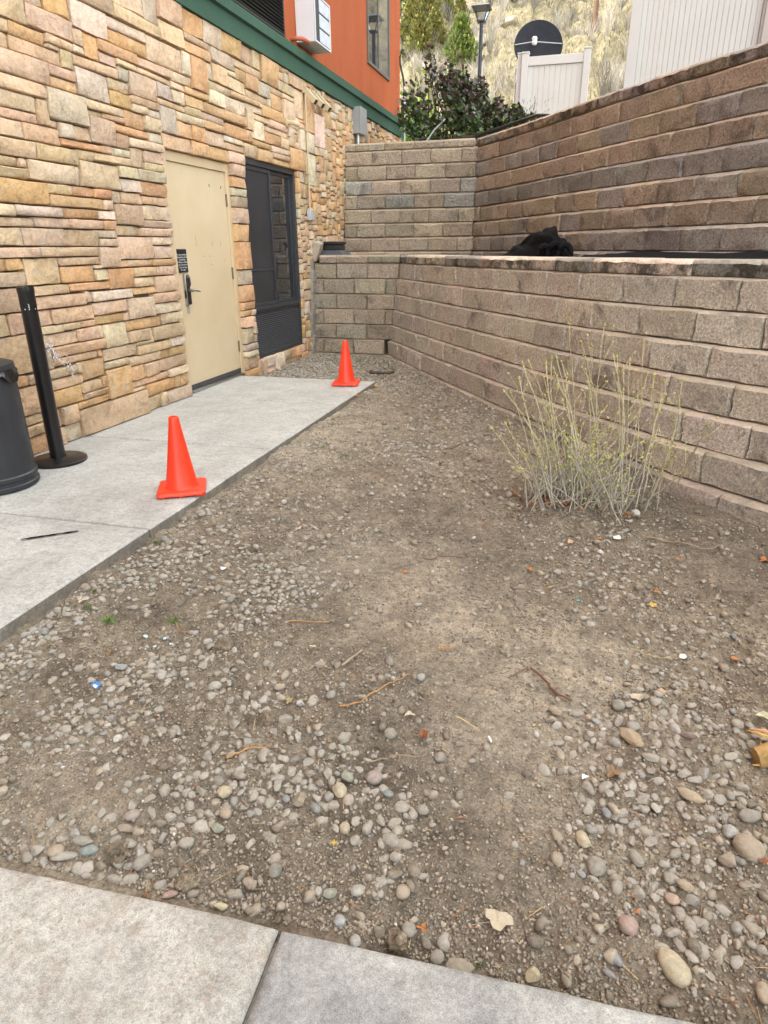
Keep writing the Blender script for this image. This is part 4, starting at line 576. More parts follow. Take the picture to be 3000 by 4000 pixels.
# terrace and upper ground
def strip(name,A,B,zA,zB,mat,n=60):
    A=np.array(A,float);B=np.array(B,float); V=[];F=[]
    m=6
    for i in range(len(A)):
        for j in range(m+1):
            q=A[i]*(1-j/m)+B[i]*j/m; z=zA+(zB-zA)*j/m+.012*float(fbm(q[0]*5,q[1]*5,3,2))*(0<j<m); V.append((q[0],q[1],z))
    for i in range(len(A)-1):
        for j in range(m): F.append((i*(m+1)+j,(i+1)*(m+1)+j,(i+1)*(m+1)+j+1,i*(m+1)+j+1))
    mb=MB(); mb.add(V,F,0,(.2,.165,.125)); o=mb.build(name,mat); tag(o,kind='structure'); return o
la=[(.04,9.42)]+[(.6,9.42)]+[(x+.17,y+.12) for x,y in LT]; ubk=ub(1.0); lb=[(.04,10.9),(1.2,10.9)]+[(x+.1,y+.1) for x,y in (ubk[0],ubk[1],ubk[2],ubk[3],ubk[5],ubk[6],ubk[7],ubk[8])]
strip('terrace_ground',la,lb,1.215,1.225,DIRT)
def terr(x,y):
    x=np.asarray(x,float); y=np.asarray(y,float)
    lo=2.70+.10*np.clip(y-11,0,60)
    cap=np.clip(16.0+1.1*(x+10.5),4,60)
    hi=3.5+.52*(y-32); hi=np.minimum(hi,cap+.05*(y-60))
    k=1.2; m=np.maximum(lo,hi); am=sm(33,44,y)
    n=fbm(x*.12,y*.12,4,3)*3.2+np.abs(fbm(x*.35,y*.35,4,5))*2.4+fbm(x*1.1,y*1.1,3,6)*.7
    n2=fbm(x*.5,y*.5,3,2)*.12
    return np.where(y<11.2,2.70,m+am*(n-.4)+(1-am)*n2)
def build_hill():
    ring=[(-9.6,YE+.03,135),(0,YE+.03,104),(.05,10.98,97),(1.0,10.98,84),(2.1,10.98,66)]+[(x+.16,y+.12,a) for (x,y),a in zip(UT[1:],(60,54,47,40,33,26,18,8,-6))]+[(9,0,-35),(12,-20,-70)]
    ring=np.array(ring,float); seg=[40,130,60,60]+[16]*(len(ring)-5)
    pts=[]
    for i,n in enumerate(seg):
        for k in range(n): pts.append(ring[i]*(1-k/n)+ring[i+1]*k/n)
    pts.append(ring[-1]); P=np.array(pts)
    rad=np.r_[0,.4,.9,1.6,2.5,3.6,5,7,9,11,13,15.5,18,20.5,np.arange(23,70,.75),np.arange(70,110,2.5),np.arange(112,200,9),260,340,480]
    a=np.radians(P[:,2]); X=P[:,0][None]+rad[:,None]*np.cos(a)[None]; Y=P[:,1][None]+rad[:,None]*np.sin(a)[None]; Z=terr(X,Y); Z[0]=2.70
    V=np.stack([X,Y,Z],-1).reshape(-1,3); nx=len(P); i=np.arange(len(rad)*nx).reshape(len(rad),nx)
    F=np.stack([i[:-1,1:],i[:-1,:-1],i[1:,:-1],i[1:,1:]],-1).reshape(-1,4)
    t=NT('dry hillside'); n=t.noise(.35,7,.65); n2=t.noise(2.6,6,.72); n3=t.noise(11,5,.75)
    c=t.ramp(n,[(.30,(.22,.19,.13)),(.46,(.35,.30,.19)),(.58,(.40,.345,.22)),(.72,(.36,.33,.255))])
    c=t.mix(.8,c,t.ramp(n2,[(.3,(.52,.5,.48)),(.5,(1,1,1)),(.7,(1.35,1.33,1.3))]),'MULTIPLY'); c=t.mix(.8,c,t.ramp(n3,[(.32,(.5,.48,.45)),(.5,(1,1,1)),(.7,(1.4,1.4,1.35))]),'MULTIPLY')
    gr=t.ramp(t.noise(.5,4,.6),[(.6,0.),(.72,.5)]); c=t.mix(gr,c,(.16,.17,.06))
    t.base(c); t.rough(.95); t.spec(.1); t.bump([(n2,.9,.5),(n3,.9,.15)])
    o=link('hillside',npmesh('hillside',V,F,t.m)); tag(o,kind='structure')
build_hill()
HZ=lambda x,y: float(terr(np.array([x]),np.array([y]))[0])
# ================================================================== HILLSIDE VEGETATION AND ROCKS
LEAFM=m_attr('foliage',.6,30,0,.3)
def leaf_cards(P,N,size,cols,rng,asp=.45,fold=.25):
    """P (n,3) centres, N (n,3) direction of growth; diamond leaves folded on the rib -> V,F,C"""
    n=len(P); D=N/np.linalg.norm(N,axis=1,keepdims=True); rv=rng.normal(size=(n,3)); S_=np.cross(D,rv); S_/=np.linalg.norm(S_,axis=1,keepdims=True); U=np.cross(S_,D)
    s=size[:,None]
    v0=P; v1=P+D*s*.5+S_*s*asp+U*s*fold*.5; v2=P+D*s; v3=P+D*s*.5-S_*s*asp+U*s*fold*.5
    V=np.stack([v0,v1,v2,v3],1).reshape(-1,3); b=np.arange(n)[:,None]*4
    F=np.concatenate([b+np.array([[0,1,2]]),b+np.array([[0,2,3]])],0); C=np.repeat(cols,4,0); return V,F,C
def conifer(x,y,h,w,label,rs,col=(.095,.105,.022)):
    z=HZ(x,y)-.1; r=np.random.RandomState(rs); root=empty('juniper_tree',(x,y,z)); tag(root,label,'tree','junipers scattered over the sunny hillside')
    MB().tube([(0,0,-.2),(.03*h,0,h*.4),(0,.02*h,h*.85)],[.05*h,.035*h,.01*h],6).build('trunk',simple('juniper bark',(.16,.12,.09),.9),root)
    n=1900; t=r.rand(n)**.8; ang=r.rand(n)*6.283; lob=1+.28*np.sin(ang*3+r.rand()*6+t*5)+.2*np.sin(ang*5+t*11)
    prof=np.where(t<.25,.55+1.8*t,1.0-(t-.25)*1.05)*w*.5*lob; rr=prof*np.sqrt(.25+.75*r.rand(n)); tz=t*h*.97+.06*h*r.normal(size=n)*.4
    P=np.stack([rr*np.cos(ang),rr*np.sin(ang),tz],1); N=np.stack([np.cos(ang),np.sin(ang),.9+r.rand(n)],1)+r.normal(size=(n,3))*.4
    c=np.array(col)*(.55+.9*r.rand(n,1))*np.array([1,1,1]); c[:,0]*=.85+.4*r.rand(n)
    V,F,C=leaf_cards(P,N,(.10+.09*r.rand(n))*max(1.,h*.6),c,r,.40)
    o=link('crown',npmesh('crown',V,F,LEAFM,C,False),root)
TREES=[(-9.8,55.2,2.1,1.1),(-9.3,57.0,1.2,.8),(-7.4,48.9,2.15,1.4),(-8.0,53.7,2.6,1.5),(-6.6,50.2,1.6,1.2),(-7.9,59.5,1.9,1.2),(-6.8,55.2,1.6,1.2),(-6.7,58.9,2.14,1.2),(-5.5,53.0,1.5,.95),(-4.5,47.8,2.1,1.45),(-3.4,55.4,1.93,.9),(-2.9,59.5,1.1,.8),(-5.2,59.8,1.8,1.05),(-8.4,51.4,2.0,1.4)]
TL=['tall dark juniper at the left of the hillside, against the orange corner','small juniper just below the skyline near the patch of sky','broad yellow-green juniper low on the hillside above the dark bush','large juniper in the middle of the left cluster','low juniper at the right foot of the left cluster','juniper near the top left of the hillside in frame','rounded juniper between the left cluster and the lamp post','juniper high up left of the lamp head','slim juniper on the hillside just left of the lamp post','isolated conical green conifer left of the lamp pole','juniper high on the slope right of the lamp head','little juniper near the top right of the lamp','juniper partly behind the lamp head','bushy juniper beside the orange building corner']
for i,((x,y,h,w),l) in enumerate(zip(TREES,TL)): conifer(x,y,h*1.2,w*1.25,l,i+3,(.12,.165,.035) if i==9 else (.17,.17,.045))
def hill_scrub():
    r=np.random.RandomState(8); mb=MB(); V=[];F=[];C=[]
    n=900; xs=r.uniform(-22,16,n); ys=r.uniform(36,66,n); zs=terr(xs,ys); k=0
    for x,y,z in zip(xs,ys,zs):
        h=r.uniform(.5,1.9)*(1.2 if r.rand()<.25 else .7); base=np.array([x,y,z-.05]); c0=np.array([.27,.24,.195])*r.uniform(.4,1.4)
        for q in range(26):
            a=r.rand()*6.283; sp=r.uniform(.1,.8); p0=base+np.array([r.normal()*.08,r.normal()*.08,0]); p1=p0+np.array([math.cos(a)*sp*.35,math.sin(a)*sp*.35,.55])*h*r.uniform(.7,1.1); p2=p1+np.array([math.cos(a)*sp*.3+r.normal()*.15,math.sin(a)*sp*.3+r.normal()*.15,.4])*h*r.uniform(.5,1)
            w=.009*h
            for aa,bb,w0,w1 in ((p0,p1,w,w*.7),(p1,p2,w*.7,w*.25)):
                sdv=np.array([w0,0,0]); sdw=np.array([w1,0,0]); V+=[aa-sdv,aa+sdv,bb+sdw,bb-sdw]; F.append((k,k+1,k+2,k+3)); k+=4; C+=[c0]*4
    o=link('hillside_scrub',npmesh('hillside_scrub',np.array(V),np.array(F),LEAFM,np.array(C),False)); tag(o,'pale leafless scrub covering the sunny hillside','scrub',kind='stuff')
    # dry grass tufts
    n=14000; xs=r.uniform(-24,20,n); ys=r.uniform(35,66,n); zs=terr(xs,ys); P=np.stack([xs,ys,zs-.03],1); N=np.stack([r.normal(size=n)*.35,r.normal(size=n)*.35,np.ones(n)],1)
    c=np.array([.25,.21,.11])*(.5+.8*r.rand(n,1)); V,F,C=leaf_cards(P,N,.18+.3*r.rand(n),c,r,.07); o=link('hillside_grass',npmesh('hillside_grass',V,F,LEAFM,C,False)); tag(o,'dry straw-coloured grass on the hillside','grass',kind='stuff')
hill_scrub()
def ico(n):
    t=(1+5**.5)/2; v=[(-1,t,0),(1,t,0),(-1,-t,0),(1,-t,0),(0,-1,t),(0,1,t),(0,-1,-t),(0,1,-t),(t,0,-1),(t,0,1),(-t,0,-1),(-t,0,1)]
    f=[(0,11,5),(0,5,1),(0,1,7),(0,7,10),(0,10,11),(1,5,9),(5,11,4),(11,10,2),(10,7,6),(7,1,8),(3,9,4),(3,4,2),(3,2,6),(3,6,8),(3,8,9),(4,9,5),(2,4,11),(6,2,10),(8,6,7),(9,8,1)]
    v=[np.array(q)/np.linalg.norm(q) for q in v]
    for _ in range(n):
        mid={}; nf=[]
        def m(a,b):
            k=(min(a,b),max(a,b))
            if k not in mid: q=v[a]+v[b]; v.append(q/np.linalg.norm(q)); mid[k]=len(v)-1
            return mid[k]
        for a,b,c in f:
            x,y,z=m(a,b),m(b,c),m(c,a); nf+=[(a,x,z),(b,y,x),(c,z,y),(x,y,z)]
        f=nf
    return np.array(v),np.array(f)
ICO=[ico(0),ico(1),ico(2),ico(3)]
def lump(V,rs,amp=.18,fr=1.6,ang=False):
    r=np.random.RandomState(rs); o=r.rand(3)*50; d=0; a=amp
    for k in range(3):
        q=V*fr*(1.9**k); d=d+a*(fbm(q[:,0]+o[0],q[:,1]+o[1]+q[:,2]*.7,1,k)+fbm(q[:,2]+o[2],q[:,0]-q[:,1]*.6+o[0],1,k+3)); a*=.5
    W_=V*(1+d[:,None])
    if ang: 
        for k in range(7):
            n=r.normal(size=3); n/=np.linalg.norm(n); h=r.uniform(.55,.85); p=W_@n; W_=W_-np.maximum(0,p-h)[:,None]*n
    return W_
def hill_rocks():
    r=np.random.RandomState(21); V0,F0=ICO[2]; ROCKM=m_attr('sandstone outcrop',.9,3,.5); spots=[(-9.3,57.2),(-9.6,53.0),(-9.2,50.3),(-6.0,57.4),(-5.3,56.2),(-4.2,53.3),(-7.0,52.2),(-5.8,50.8),(-3.6,50.1),(-2.2,52.3),(-1.1,56.0),(-8.9,48.2),(-6.3,47.6),(.5,58.),(-2.6,57.7),(1.8,54.)]
    lab=['pale boulder near the top left of the hillside','flat rock ledge beside the orange corner','boulder under the left juniper cluster','rock high on the slope left of the lamp','upper rock of the pair behind the lamp head','rock right of the lamp pole halfway up the slope','boulder within the left juniper cluster','rock left of the isolated conifer','rock right of the isolated conifer','rock above the satellite dish','rock high above the satellite dish','boulder at the left foot of the hillside','rock low on the slope behind the dark bush','rock near the utility pole high on the slope','rock between lamp head and dish','rock beside the utility pole']
    for i,((x,y),l) in enumerate(zip(spots,lab)):
        V=lump(V0,i+40,.3,1.3,True)*np.array([r.uniform(.5,1.0),r.uniform(.4,.7),r.uniform(.3,.55)]); c=np.tile(np.array([.27,.23,.17])*r.uniform(.75,1.1),(len(V),1))
        o=link('boulder',npmesh('boulder',V,F0,ROCKM,c),None,(x,y,HZ(x,y)+.02)); tag(o,l,'boulder','boulders on the hillside')
hill_rocks()
# ================================================================== GRAVEL, STONES, CRUMBS
PEB=np.array([(.31,.30,.275),(.36,.34,.30),(.26,.258,.25),(.42,.39,.34),(.31,.285,.245),(.38,.365,.335),(.27,.25,.215),(.21,.22,.225),(.48,.45,.40),(.36,.295,.25),(.24,.265,.285),(.55,.53,.49)])
PW=np.array([.17,.17,.12,.12,.12,.1,.08,.04,.03,.025,.015,.01]); PW/=PW.sum()
def rotz(a):
    c,s=np.cos(a),np.sin(a); z=np.zeros_like(c); o=np.ones_like(c)
    return np.stack([np.stack([c,-s,z],-1),np.stack([s,c,z],-1),np.stack([z,z,o],-1)],-2)
def tilt(ax,an):
    c,s=np.cos(an),np.sin(an); z=np.zeros_like(c); o=np.ones_like(c)
    return np.stack([np.stack([o,z,z],-1),np.stack([z,c,-s],-1),np.stack([z,s,c],-1)],-2)
def wall_x(y):   # x of the lower wall's face at ground
    return np.interp(y,[3.3,3.96,4.5,5.83,6.5,7.62,9.15],[5.7,4.82,4.24,3.30,2.87,2.14,1.17])
def inside(x,y):
    ok=(y>ye(x)+.03)&(y<9.08)&(x<wall_x(np.maximum(y,2.95))-.03)&((x>1.67)|(y>6.97))&(x>.12)
    return ok&(x<5.6)
OCT=(np.array([(1,0,0),(-1,0,0),(0,1,0),(0,-1,0),(0,0,1),(0,0,-1)],float),np.array([(0,2,4),(2,1,4),(1,3,4),(3,0,4),(2,0,5),(1,2,5),(3,1,5),(0,3,5)]))
def scatter_gravel():
    r=np.random.RandomState(2); grid={}; out=[]
    for x,y,a,b,an,c in ROCKS: grid.setdefault((int(x/.06),int(y/.06)),[]).append((x,y,max(a,b)))
    N=150000; t=r.rand(N); ys=1.0+8.1*t**1.35; xs=r.uniform(.15,5.4,N); ok=inside(xs,ys); xs,ys=xs[ok],ys[ok]
    d=dens(xs,ys)*np.where(xs>3.35,.55,1.)*(1-.6*sm(2.3,3.4,ys)*(ys<6.9)); keep=r.rand(len(xs))<np.clip(.62*d**1.7,0.012,1); xs,ys,d=xs[keep],ys[keep],d[keep]
    rad=.0042+.0145*r.rand(len(xs))**1.9+.006*(r.rand(len(xs))<.06); rad*=np.where(ys>4.5,1.15,1.0)
    o=np.argsort(-rad); xs,ys,rad,d=xs[o],ys[o],rad[o],d[o]
    keep=[]
    for i in range(len(xs)):
        x,y,q=xs[i],ys[i],rad[i]; gx,gy=int(x/.06),int(y/.06); bad=False
        for ax in (gx-1,gx,gx+1):
            for ay in (gy-1,gy,gy+1):
                for (a,b,c) in grid.get((ax,ay),()):
                    if (a-x)**2+(b-y)**2<(.72*(c+q))**2: bad=True;break
                if bad:break
            if bad:break
        if bad: continue
        grid.setdefault((gx,gy),[]).append((x,y,q)); keep.append(i)
    xs,ys,rad,d=xs[keep],ys[keep],rad[keep],d[keep]
    n=len(xs); z=ground_h(xs,ys); near=(ys<2.0)&(rad>.0125)
    VV=[];FF=[];CC=[];off=0
    for lev,sel in ((2,near),(1,~near)):
        V0,F0=ICO[lev]; var=[lump(V0,k,.22 if k<5 else .34,1.25,k>=5) for k in range(12)]
        idx=np.where(sel)[0]; vi=r.randint(0,12,len(idx))
        for k in range(12):
            I=idx[vi==k]; m=len(I)
            if not m: continue
            sc=np.stack([1.0+.35*r.rand(m),.78+.22*r.rand(m),.50+.28*r.rand(m)],1)*rad[I][:,None]
            Rm=rotz(r.rand(m)*6.283)@tilt(0,r.normal(size=m)*.28)
            Vn=np.einsum('mij,mvj->mvi',Rm,var[k][None]*sc[:,None]); pz=z[I]+sc[:,2]*r.uniform(-.5,.45,m)
            Vn=Vn+np.stack([xs[I],ys[I],pz],1)[:,None]
            col=PEB[r.choice(len(PEB),m,p=PW)]*(.78+.42*r.rand(m,1)); dust=.2+r.rand(m,1)*.6; col=col*(1-dust)+np.array([.32,.283,.23])*dust
            VV.append(Vn.reshape(-1,3)); FF.append((F0[None]+(np.arange(m)*len(V0))[:,None,None]).reshape(-1,3)+off); CC.append(np.repeat(col,len(V0),0)); off+=m*len(V0)
    o=link('gravel',npmesh('gravel',np.concatenate(VV),np.concatenate(FF),GRAVEL,np.concatenate(CC))); tag(o,'grey and tan river pebbles strewn over the bare dirt','gravel',kind='stuff')
    print('pebbles',n,'near',near.sum())
    # soil clods and crumbs
    VV=[];FF=[];CC=[];off=0
    for lev,N,lo,hi,yp in ((1,7000,.006,.020,1.4),(0,230000,.0018,.0085,2.1)):
        V0,F0=ICO[lev] if lev else OCT; ys=1.0+8.0*r.rand(N)**yp; xs=r.uniform(.15,5.4,N); ok=inside(xs,ys)&(r.rand(N)<(1.05-.7*np.clip(bare(xs,ys),0,1))*(.25+1.3*np.clip(fbm(xs*3,ys*3,3,15)+.45,0,1))); xs,ys=xs[ok],ys[ok]; m=len(xs)
        var=[lump(V0,60+k,.35,1.5,True) for k in range(6)]; vi=r.randint(0,6,m); z=ground_h(xs,ys); s=(lo+(hi-lo)*r.rand(m)**2.2)*(1+.10*np.clip(ys-1.5,0,5))
        for k in range(6):
            I=np.where(vi==k)[0]; q=len(I); sc=np.stack([1+.4*r.rand(q),.7+.3*r.rand(q),.6+.3*r.rand(q)],1)*s[I][:,None]
            Rm=rotz(r.rand(q)*6.283)@tilt(0,r.normal(size=q)*.5); Vn=np.einsum('mij,mvj->mvi',Rm,var[k][None]*sc[:,None])+np.stack([xs[I],ys[I],z[I]+sc[:,2]*.3],1)[:,None]
            col=np.array([.31,.26,.198])*(.5+.8*r.rand(q,1)); odd=r.rand(q)<(.04 if lev==0 else 0); col[odd]=PEB[r.randint(0,len(PEB),odd.sum())]*1.15
            VV.append(Vn.reshape(-1,3)); FF.append((F0[None]+(np.arange(q)*len(V0))[:,None,None]).reshape(-1,3)+off); CC.append(np.repeat(col,len(V0),0)); off+=q*len(V0)
    o=link('soil_crumbs',npmesh('soil_crumbs',np.concatenate(VV),np.concatenate(FF),CRUMB,np.concatenate(CC),False)); tag(o,'loose crumbs and clods of dry soil','soil',kind='stuff'); print('crumb tris',sum(len(q) for q in FF))
scatter_gravel()
RC=dict(pink=(.36,.235,.205),cream=(.47,.40,.27),tan=(.36,.285,.205),grey=(.25,.235,.205),brown=(.27,.215,.16),whitegrey=(.36,.36,.35),creambrown=(.42,.33,.21),white=(.55,.53,.48),yellow=(.46,.41,.25),blue=(.20,.22,.25),bluegrey=(.18,.205,.23),pinktan=(.42,.30,.225),pinkgrey=(.30,.25,.225),green=(.27,.29,.23),slab=(.27,.24,.18),bluewhite=(.30,.32,.34),darkgrey=(.17,.165,.15),teal=(.19,.24,.245),palegrey=(.36,.34,.29),bluegreen=(.19,.235,.235),slabtan=(.36,.265,.165),maroon=(.13,.075,.065))
RL=['pink rounded cobble in the dirt above the sidewalk','large cream oblong stone lying near the bottom right corner','big tan boulder-like cobble at the right edge','flat grey disc-shaped stone half sunk in the dirt right of centre','brown angular stone left of the big tan cobble','white and grey mottled round pebble behind the big tan cobble','long cream and brown stone shaped like a finger','long grey stone standing aslant in the right gravel patch','cream oblong pebble left of the long slanting grey stone','white egg-shaped pebble in the right gravel patch','yellowish round stone against the sidewalk edge','grey lens-shaped stone at the right edge above the tan cobble','tan oval stone in the bottom right corner','blue-grey flat stone sunk in bare dirt left of the cream stone','small blue-grey sliver just below the blue-grey flat stone','dark blue-grey oval pebble in the right gravel patch','tan almond-shaped stone above the cream oblong stone','pinkish tan pebble beside the tan almond-shaped stone','large round pinkish grey pebble in the middle gravel patch','cream egg-shaped pebble below the greenish one','greenish oval pebble at the top of the middle gravel patch','brown egg-shaped pebble at the left of the middle gravel patch','grey round pebble at the right end of the middle gravel patch','tan round stone alone between gravel patch and sidewalk','cream oblong pebble below the middle gravel patch','grey round stone behind the brown clod at the sidewalk edge','grey cobble at the sidewalk edge right of the clod','small grey cobble touching the sidewalk beside the clod','long flat olive slab lying along the sidewalk edge','pale pointed stone leaning on the sidewalk by the slab joint','green-grey angular stone in the dirt near the slab joint','blue and white speckled pebble near the slab joint','dark grey stone left of centre near the sidewalk','small bright blue pebble in the middle gravel patch','teal pebble in the middle gravel patch','long pale grey stone like a finger near the left sidewalk edge','blue-green stone near the left sidewalk edge','grey kidney-shaped stone near the left sidewalk edge','long grey flat stone behind the blue-green stone','tan stone left of the pale finger stone','round cream pebble near the left gravel patch','tan oval pebble below the round cream pebble','smooth greenish disc pebble below the tan oval pebble','brown round pebble alone above the sidewalk','pinkish grey oval stone in the left dirt','long brown stone left of the smooth greenish pebble','yellow and white broken stone by the sidewalk edge','pink stubby stone by the left sidewalk edge','grey round stone below the broken stick at centre','grey egg-shaped stone left of the broken stick','grey speckled stone at centre right of the curled leaf','small white stone left of the broken stick','brown flat-topped stone above the broken stick','pale speckled stone at the tip of the broken stick','grey rounded stone among the right upper gravel','long tan stone left of the right upper gravel','grey oval stone beside the half-buried tan slab','large white rock at the foot of the bare shrub','half-buried flat tan slab in the right gravel','dark maroon oval pebble right of the tan slab','blue-grey pebble beside the bark chunk at centre','blue-grey stone close to the walkway edge','pale tall stone in the left gravel patch']
def rocks():
    for i,(x,y,a,b,an,c) in enumerate(ROCKS):
        big=c.startswith('slab'); V0,F0=ICO[3]; V=lump(V0,200+i,.14 if not big else .25,1.1,big or c in('green','brown','yellow','white') )
        hz=min(a,b)*(.45 if big else .72); V=V*np.array([a*.94,b*.94,hz]); th=math.radians(an); Rm=np.array([[math.cos(th),-math.sin(th),0],[math.sin(th),math.cos(th),0],[0,0,1]]); V=V@Rm.T
        col=np.tile(np.array(RC[c])*.8+np.array([.30,.26,.205])*.2,(len(V),1)); z=float(ground_h(x,y))+hz*(.25 if big else .42)+.004
        o=link('rock',npmesh('rock',V,F0,GRAVEL,col),None,(x,y,z)); tag(o,RL[i],'rock','loose rocks on the dirt')
rocks()
# big soil clods
for i,(x,y,s,l) in enumerate(((3.386,1.052,.034,'round brown clod of soil at the sidewalk edge'),(2.615,1.075,.032,'craggy tan clod of soil near the left sidewalk edge'),(2.83,1.045,.03,'upright pale clod of soil near the sidewalk'),(2.80,1.62,.028,'rough clod of soil in the left gravel patch'),(2.47,1.95,.036,'brown clod of soil among the upper left pebbles'))):
    V0,F0=ICO[3]; V=lump(V0,300+i,.5,1.6,False)*np.array([s,s*.85,s*.75]); V=V+np.random.RandomState(i).normal(size=V.shape)*s*.03
    o=link('soil_clod',npmesh('soil_clod',V,F0,DIRT,np.tile(np.array([.46,.38,.28]),(len(V),1))),None,(x,y,float(ground_h(x,y))+s*.2)); tag(o,l,'clod','clods of soil')
# ---- sticks
SC=dict(tan=(.30,.22,.135),orange=(.46,.24,.09),bark=(.33,.26,.18),brown=(.17,.115,.075),yellow=(.52,.40,.20),red=(.16,.075,.045),grey=(.28,.25,.21),dark=(.085,.065,.05))
WOODM=m_attr('weathered wood',.85,60,.5)
SL=['thin tan twig joining the broken orange stick','long broken orange stick lying at centre','short orange-tan stick in the dirt left of centre','chunk of bark lying left of centre above the broken stick','curved tan stick in front of the curled red leaf','short tan twig right of the broken stick','dark wavy root at centre in the bare dirt','long thin dark twig left of the bare shrub','fine tan twig at centre','pale yellow splintered twig right of centre','orange wood chip right of centre','bright orange stick in the left gravel patch','dark reddish bark strip right of centre','thin yellow root at right','long tan root lying in front of the bare shrub','tan twig pointing up at right','brown root piece at the far right','thin grey twig among the right leaves','brown twig near the right edge','curly tan root right of centre','fine grey twig below the bare shrub','dark bark piece beside the reddish strip','small orange twig with needles in the left gravel','thin dark twig between the walkway and the wall','dark rotten stick by the far corner']
def sticks():
    rr=random.Random(9)
    for i,(pts,rad,c) in enumerate(STICKS):
        P=[]
        for a,b in zip(pts[:-1],pts[1:]):
            for k in range(3):
                t=k/3; P.append((a[0]*(1-t)+b[0]*t,a[1]*(1-t)+b[1]*t))
        P.append(pts[-1]); L=[]
        for q in P:
            jx=rr.uniform(-1,1)*rad*.7; L.append((q[0]+jx,q[1]+jx*.5,float(ground_h(q[0],q[1]))+rad*.6+.007+abs(rr.gauss(0,.004))))
        rads=[rad*.72*(1-.35*k/len(L))*rr.uniform(.8,1.2) for k in range(len(L))]
        o=L[0]; mb=MB().tube([tuple(u-v for u,v in zip(q,o)) for q in L],rads,7,col=SC[c])
        if rad>.004: 
            q=Vector(L[len(L)//2])-Vector(o); mb.tube([q,q+Vector((rad*1.5,rad*2,rad*1.2))],[rad*.35,rad*.1],5,col=SC[c])
        tag(mb.build('stick',WOODM,None,smooth=True,loc=o),SL[i],'stick','sticks and roots on the dirt')
sticks()
# splintered log chunk at the right edge
def log_chunk():
    x,y=4.33,1.86; z=float(ground_h(x,y)); root=empty('log_chunk',(x,y,z)); tag(root,'splintered chunk of yellow wood at the right edge','log'); rr=random.Random(3)
    mb=MB().tube([(-.02,-.02,.02),(.05,.0,.035),(.13,.02,.04),(.2,.02,.04)],[.03,.045,.05,.048],10,col=(.42,.27,.11)); mb.build('core',WOODM,root,smooth=True)
    for k in range(16):
        a=rr.uniform(-.05,.05); h=rr.uniform(.01,.085); L=rr.uniform(.04,.10)
        MB().tube([(.06,a,h*.8),(.0,a*1.1,h*.95),(.06-L,a*1.25,h*rr.uniform(.6,1.1))],[.008,.006,.0012],5,col=(rr.uniform(.42,.58),rr.uniform(.27,.36),rr.uniform(.10,.15))).build('splinter',WOODM,root)
log_chunk()
# ---- fallen leaves
LC=dict(peach=(.50,.33,.20),orange=(.42,.17,.055),yellow=(.48,.32,.09),pale=(.46,.39,.28),palegreen=(.50,.49,.32),olive=(.30,.24,.12),red=(.27,.105,.05),brown=(.24,.14,.075))
DRYLEAF=m_attr('dry leaf',.75,120,.3)
LL=['peach leaf lying in front of the bare shrub','torn orange leaf just right of the peach leaf','small orange leaf in the dirt right of the shrub','small yellow leaf below the shrub at left','orange leaf high in the right gravel','yellow leaf below the orange one in the right gravel','orange-brown leaf pair near the right edge','peach and white leaf at the end of a twig at right','orange leaf left of the dirt hollow','orange leaf at the right edge beyond the root','big pale leaf lying on the right upper gravel','large pale green leaf at the right edge above the log','pale leaf lying at centre left','olive leaf among pebbles left of the broken stick','curled red-brown leaf at centre','orange leaf in the bare dirt at centre','orange leaf left of the shrub','peach leaf left of centre near the walkway','pale torn leaf above the curled red leaf','large pale dried leaf lying near the sidewalk right of centre','orange crumpled leaf at the sidewalk edge','yellow leaf in the dirt below the middle gravel','brown curled leaf in the right gravel','brownish red leaf beside the right edge cobbles','small orange leaf above the pink cobble','brown leaf against the left sidewalk edge','pale eaten leaf near the walkway edge','peach leaf in the left gravel patch','brown leaf in the upper left gravel','yellow leaf just past the far cone','orange leaf beside the walkway near the far cone']
def leaves():
    rr=random.Random(12)
    for i,(x,y,s,c) in enumerate(LEAVES):
        n=13; v=[(0,0,.1*s)];col=LC[c]; lob=rr.choice((3,5)); ph=rr.uniform(0,6)
        cu=rr.uniform(.15,.45)*s*(2 if c in('red','brown') else 1)
        for k in range(n):
            a=2*math.pi*k/n; q=.5*s*(.72+.28*math.cos(lob*a+ph))*rr.uniform(.85,1.1); v.append((q*math.cos(a),q*.8*math.sin(a),abs(math.sin(a))*cu*.5+rr.uniform(0,.12)*s))
        mb=MB(); mb.add(v,[(0,1+k,1+(k+1)%n) for k in range(n)],0,col); mb.tube([(0,0,.1*s),(-.45*s,-.1*s,.03*s),(-.75*s,-.22*s,.02*s)],.016*s,4,col=tuple(q*.6 for q in col))
        o=mb.build('dry_leaf',DRYLEAF,None,smooth=False,loc=(x,y,float(ground_h(x,y))+.010)); o.rotation_euler=(rr.uniform(-.25,.25),rr.uniform(-.25,.25),rr.uniform(0,6.28)); tag(o,LL[i],'leaf','fallen leaves on the dirt')
leaves()
LTL=['white triangular paper scrap in the right gravel','crumpled blue and white wrapper in the left gravel','largest pale blue shell chip in the left gravel','pale blue shell chip right of the largest one','pale blue shell chip furthest right of the four','pale blue shell chip nearest the sidewalk','white tissue scrap near the walkway left of centre','tiny cyan wrapper scrap below the bare shrub','white crumpled tissue at the end of the yellow root','white torn tissue in front of the bare shrub','white cigarette butt in the bare dirt right of centre']
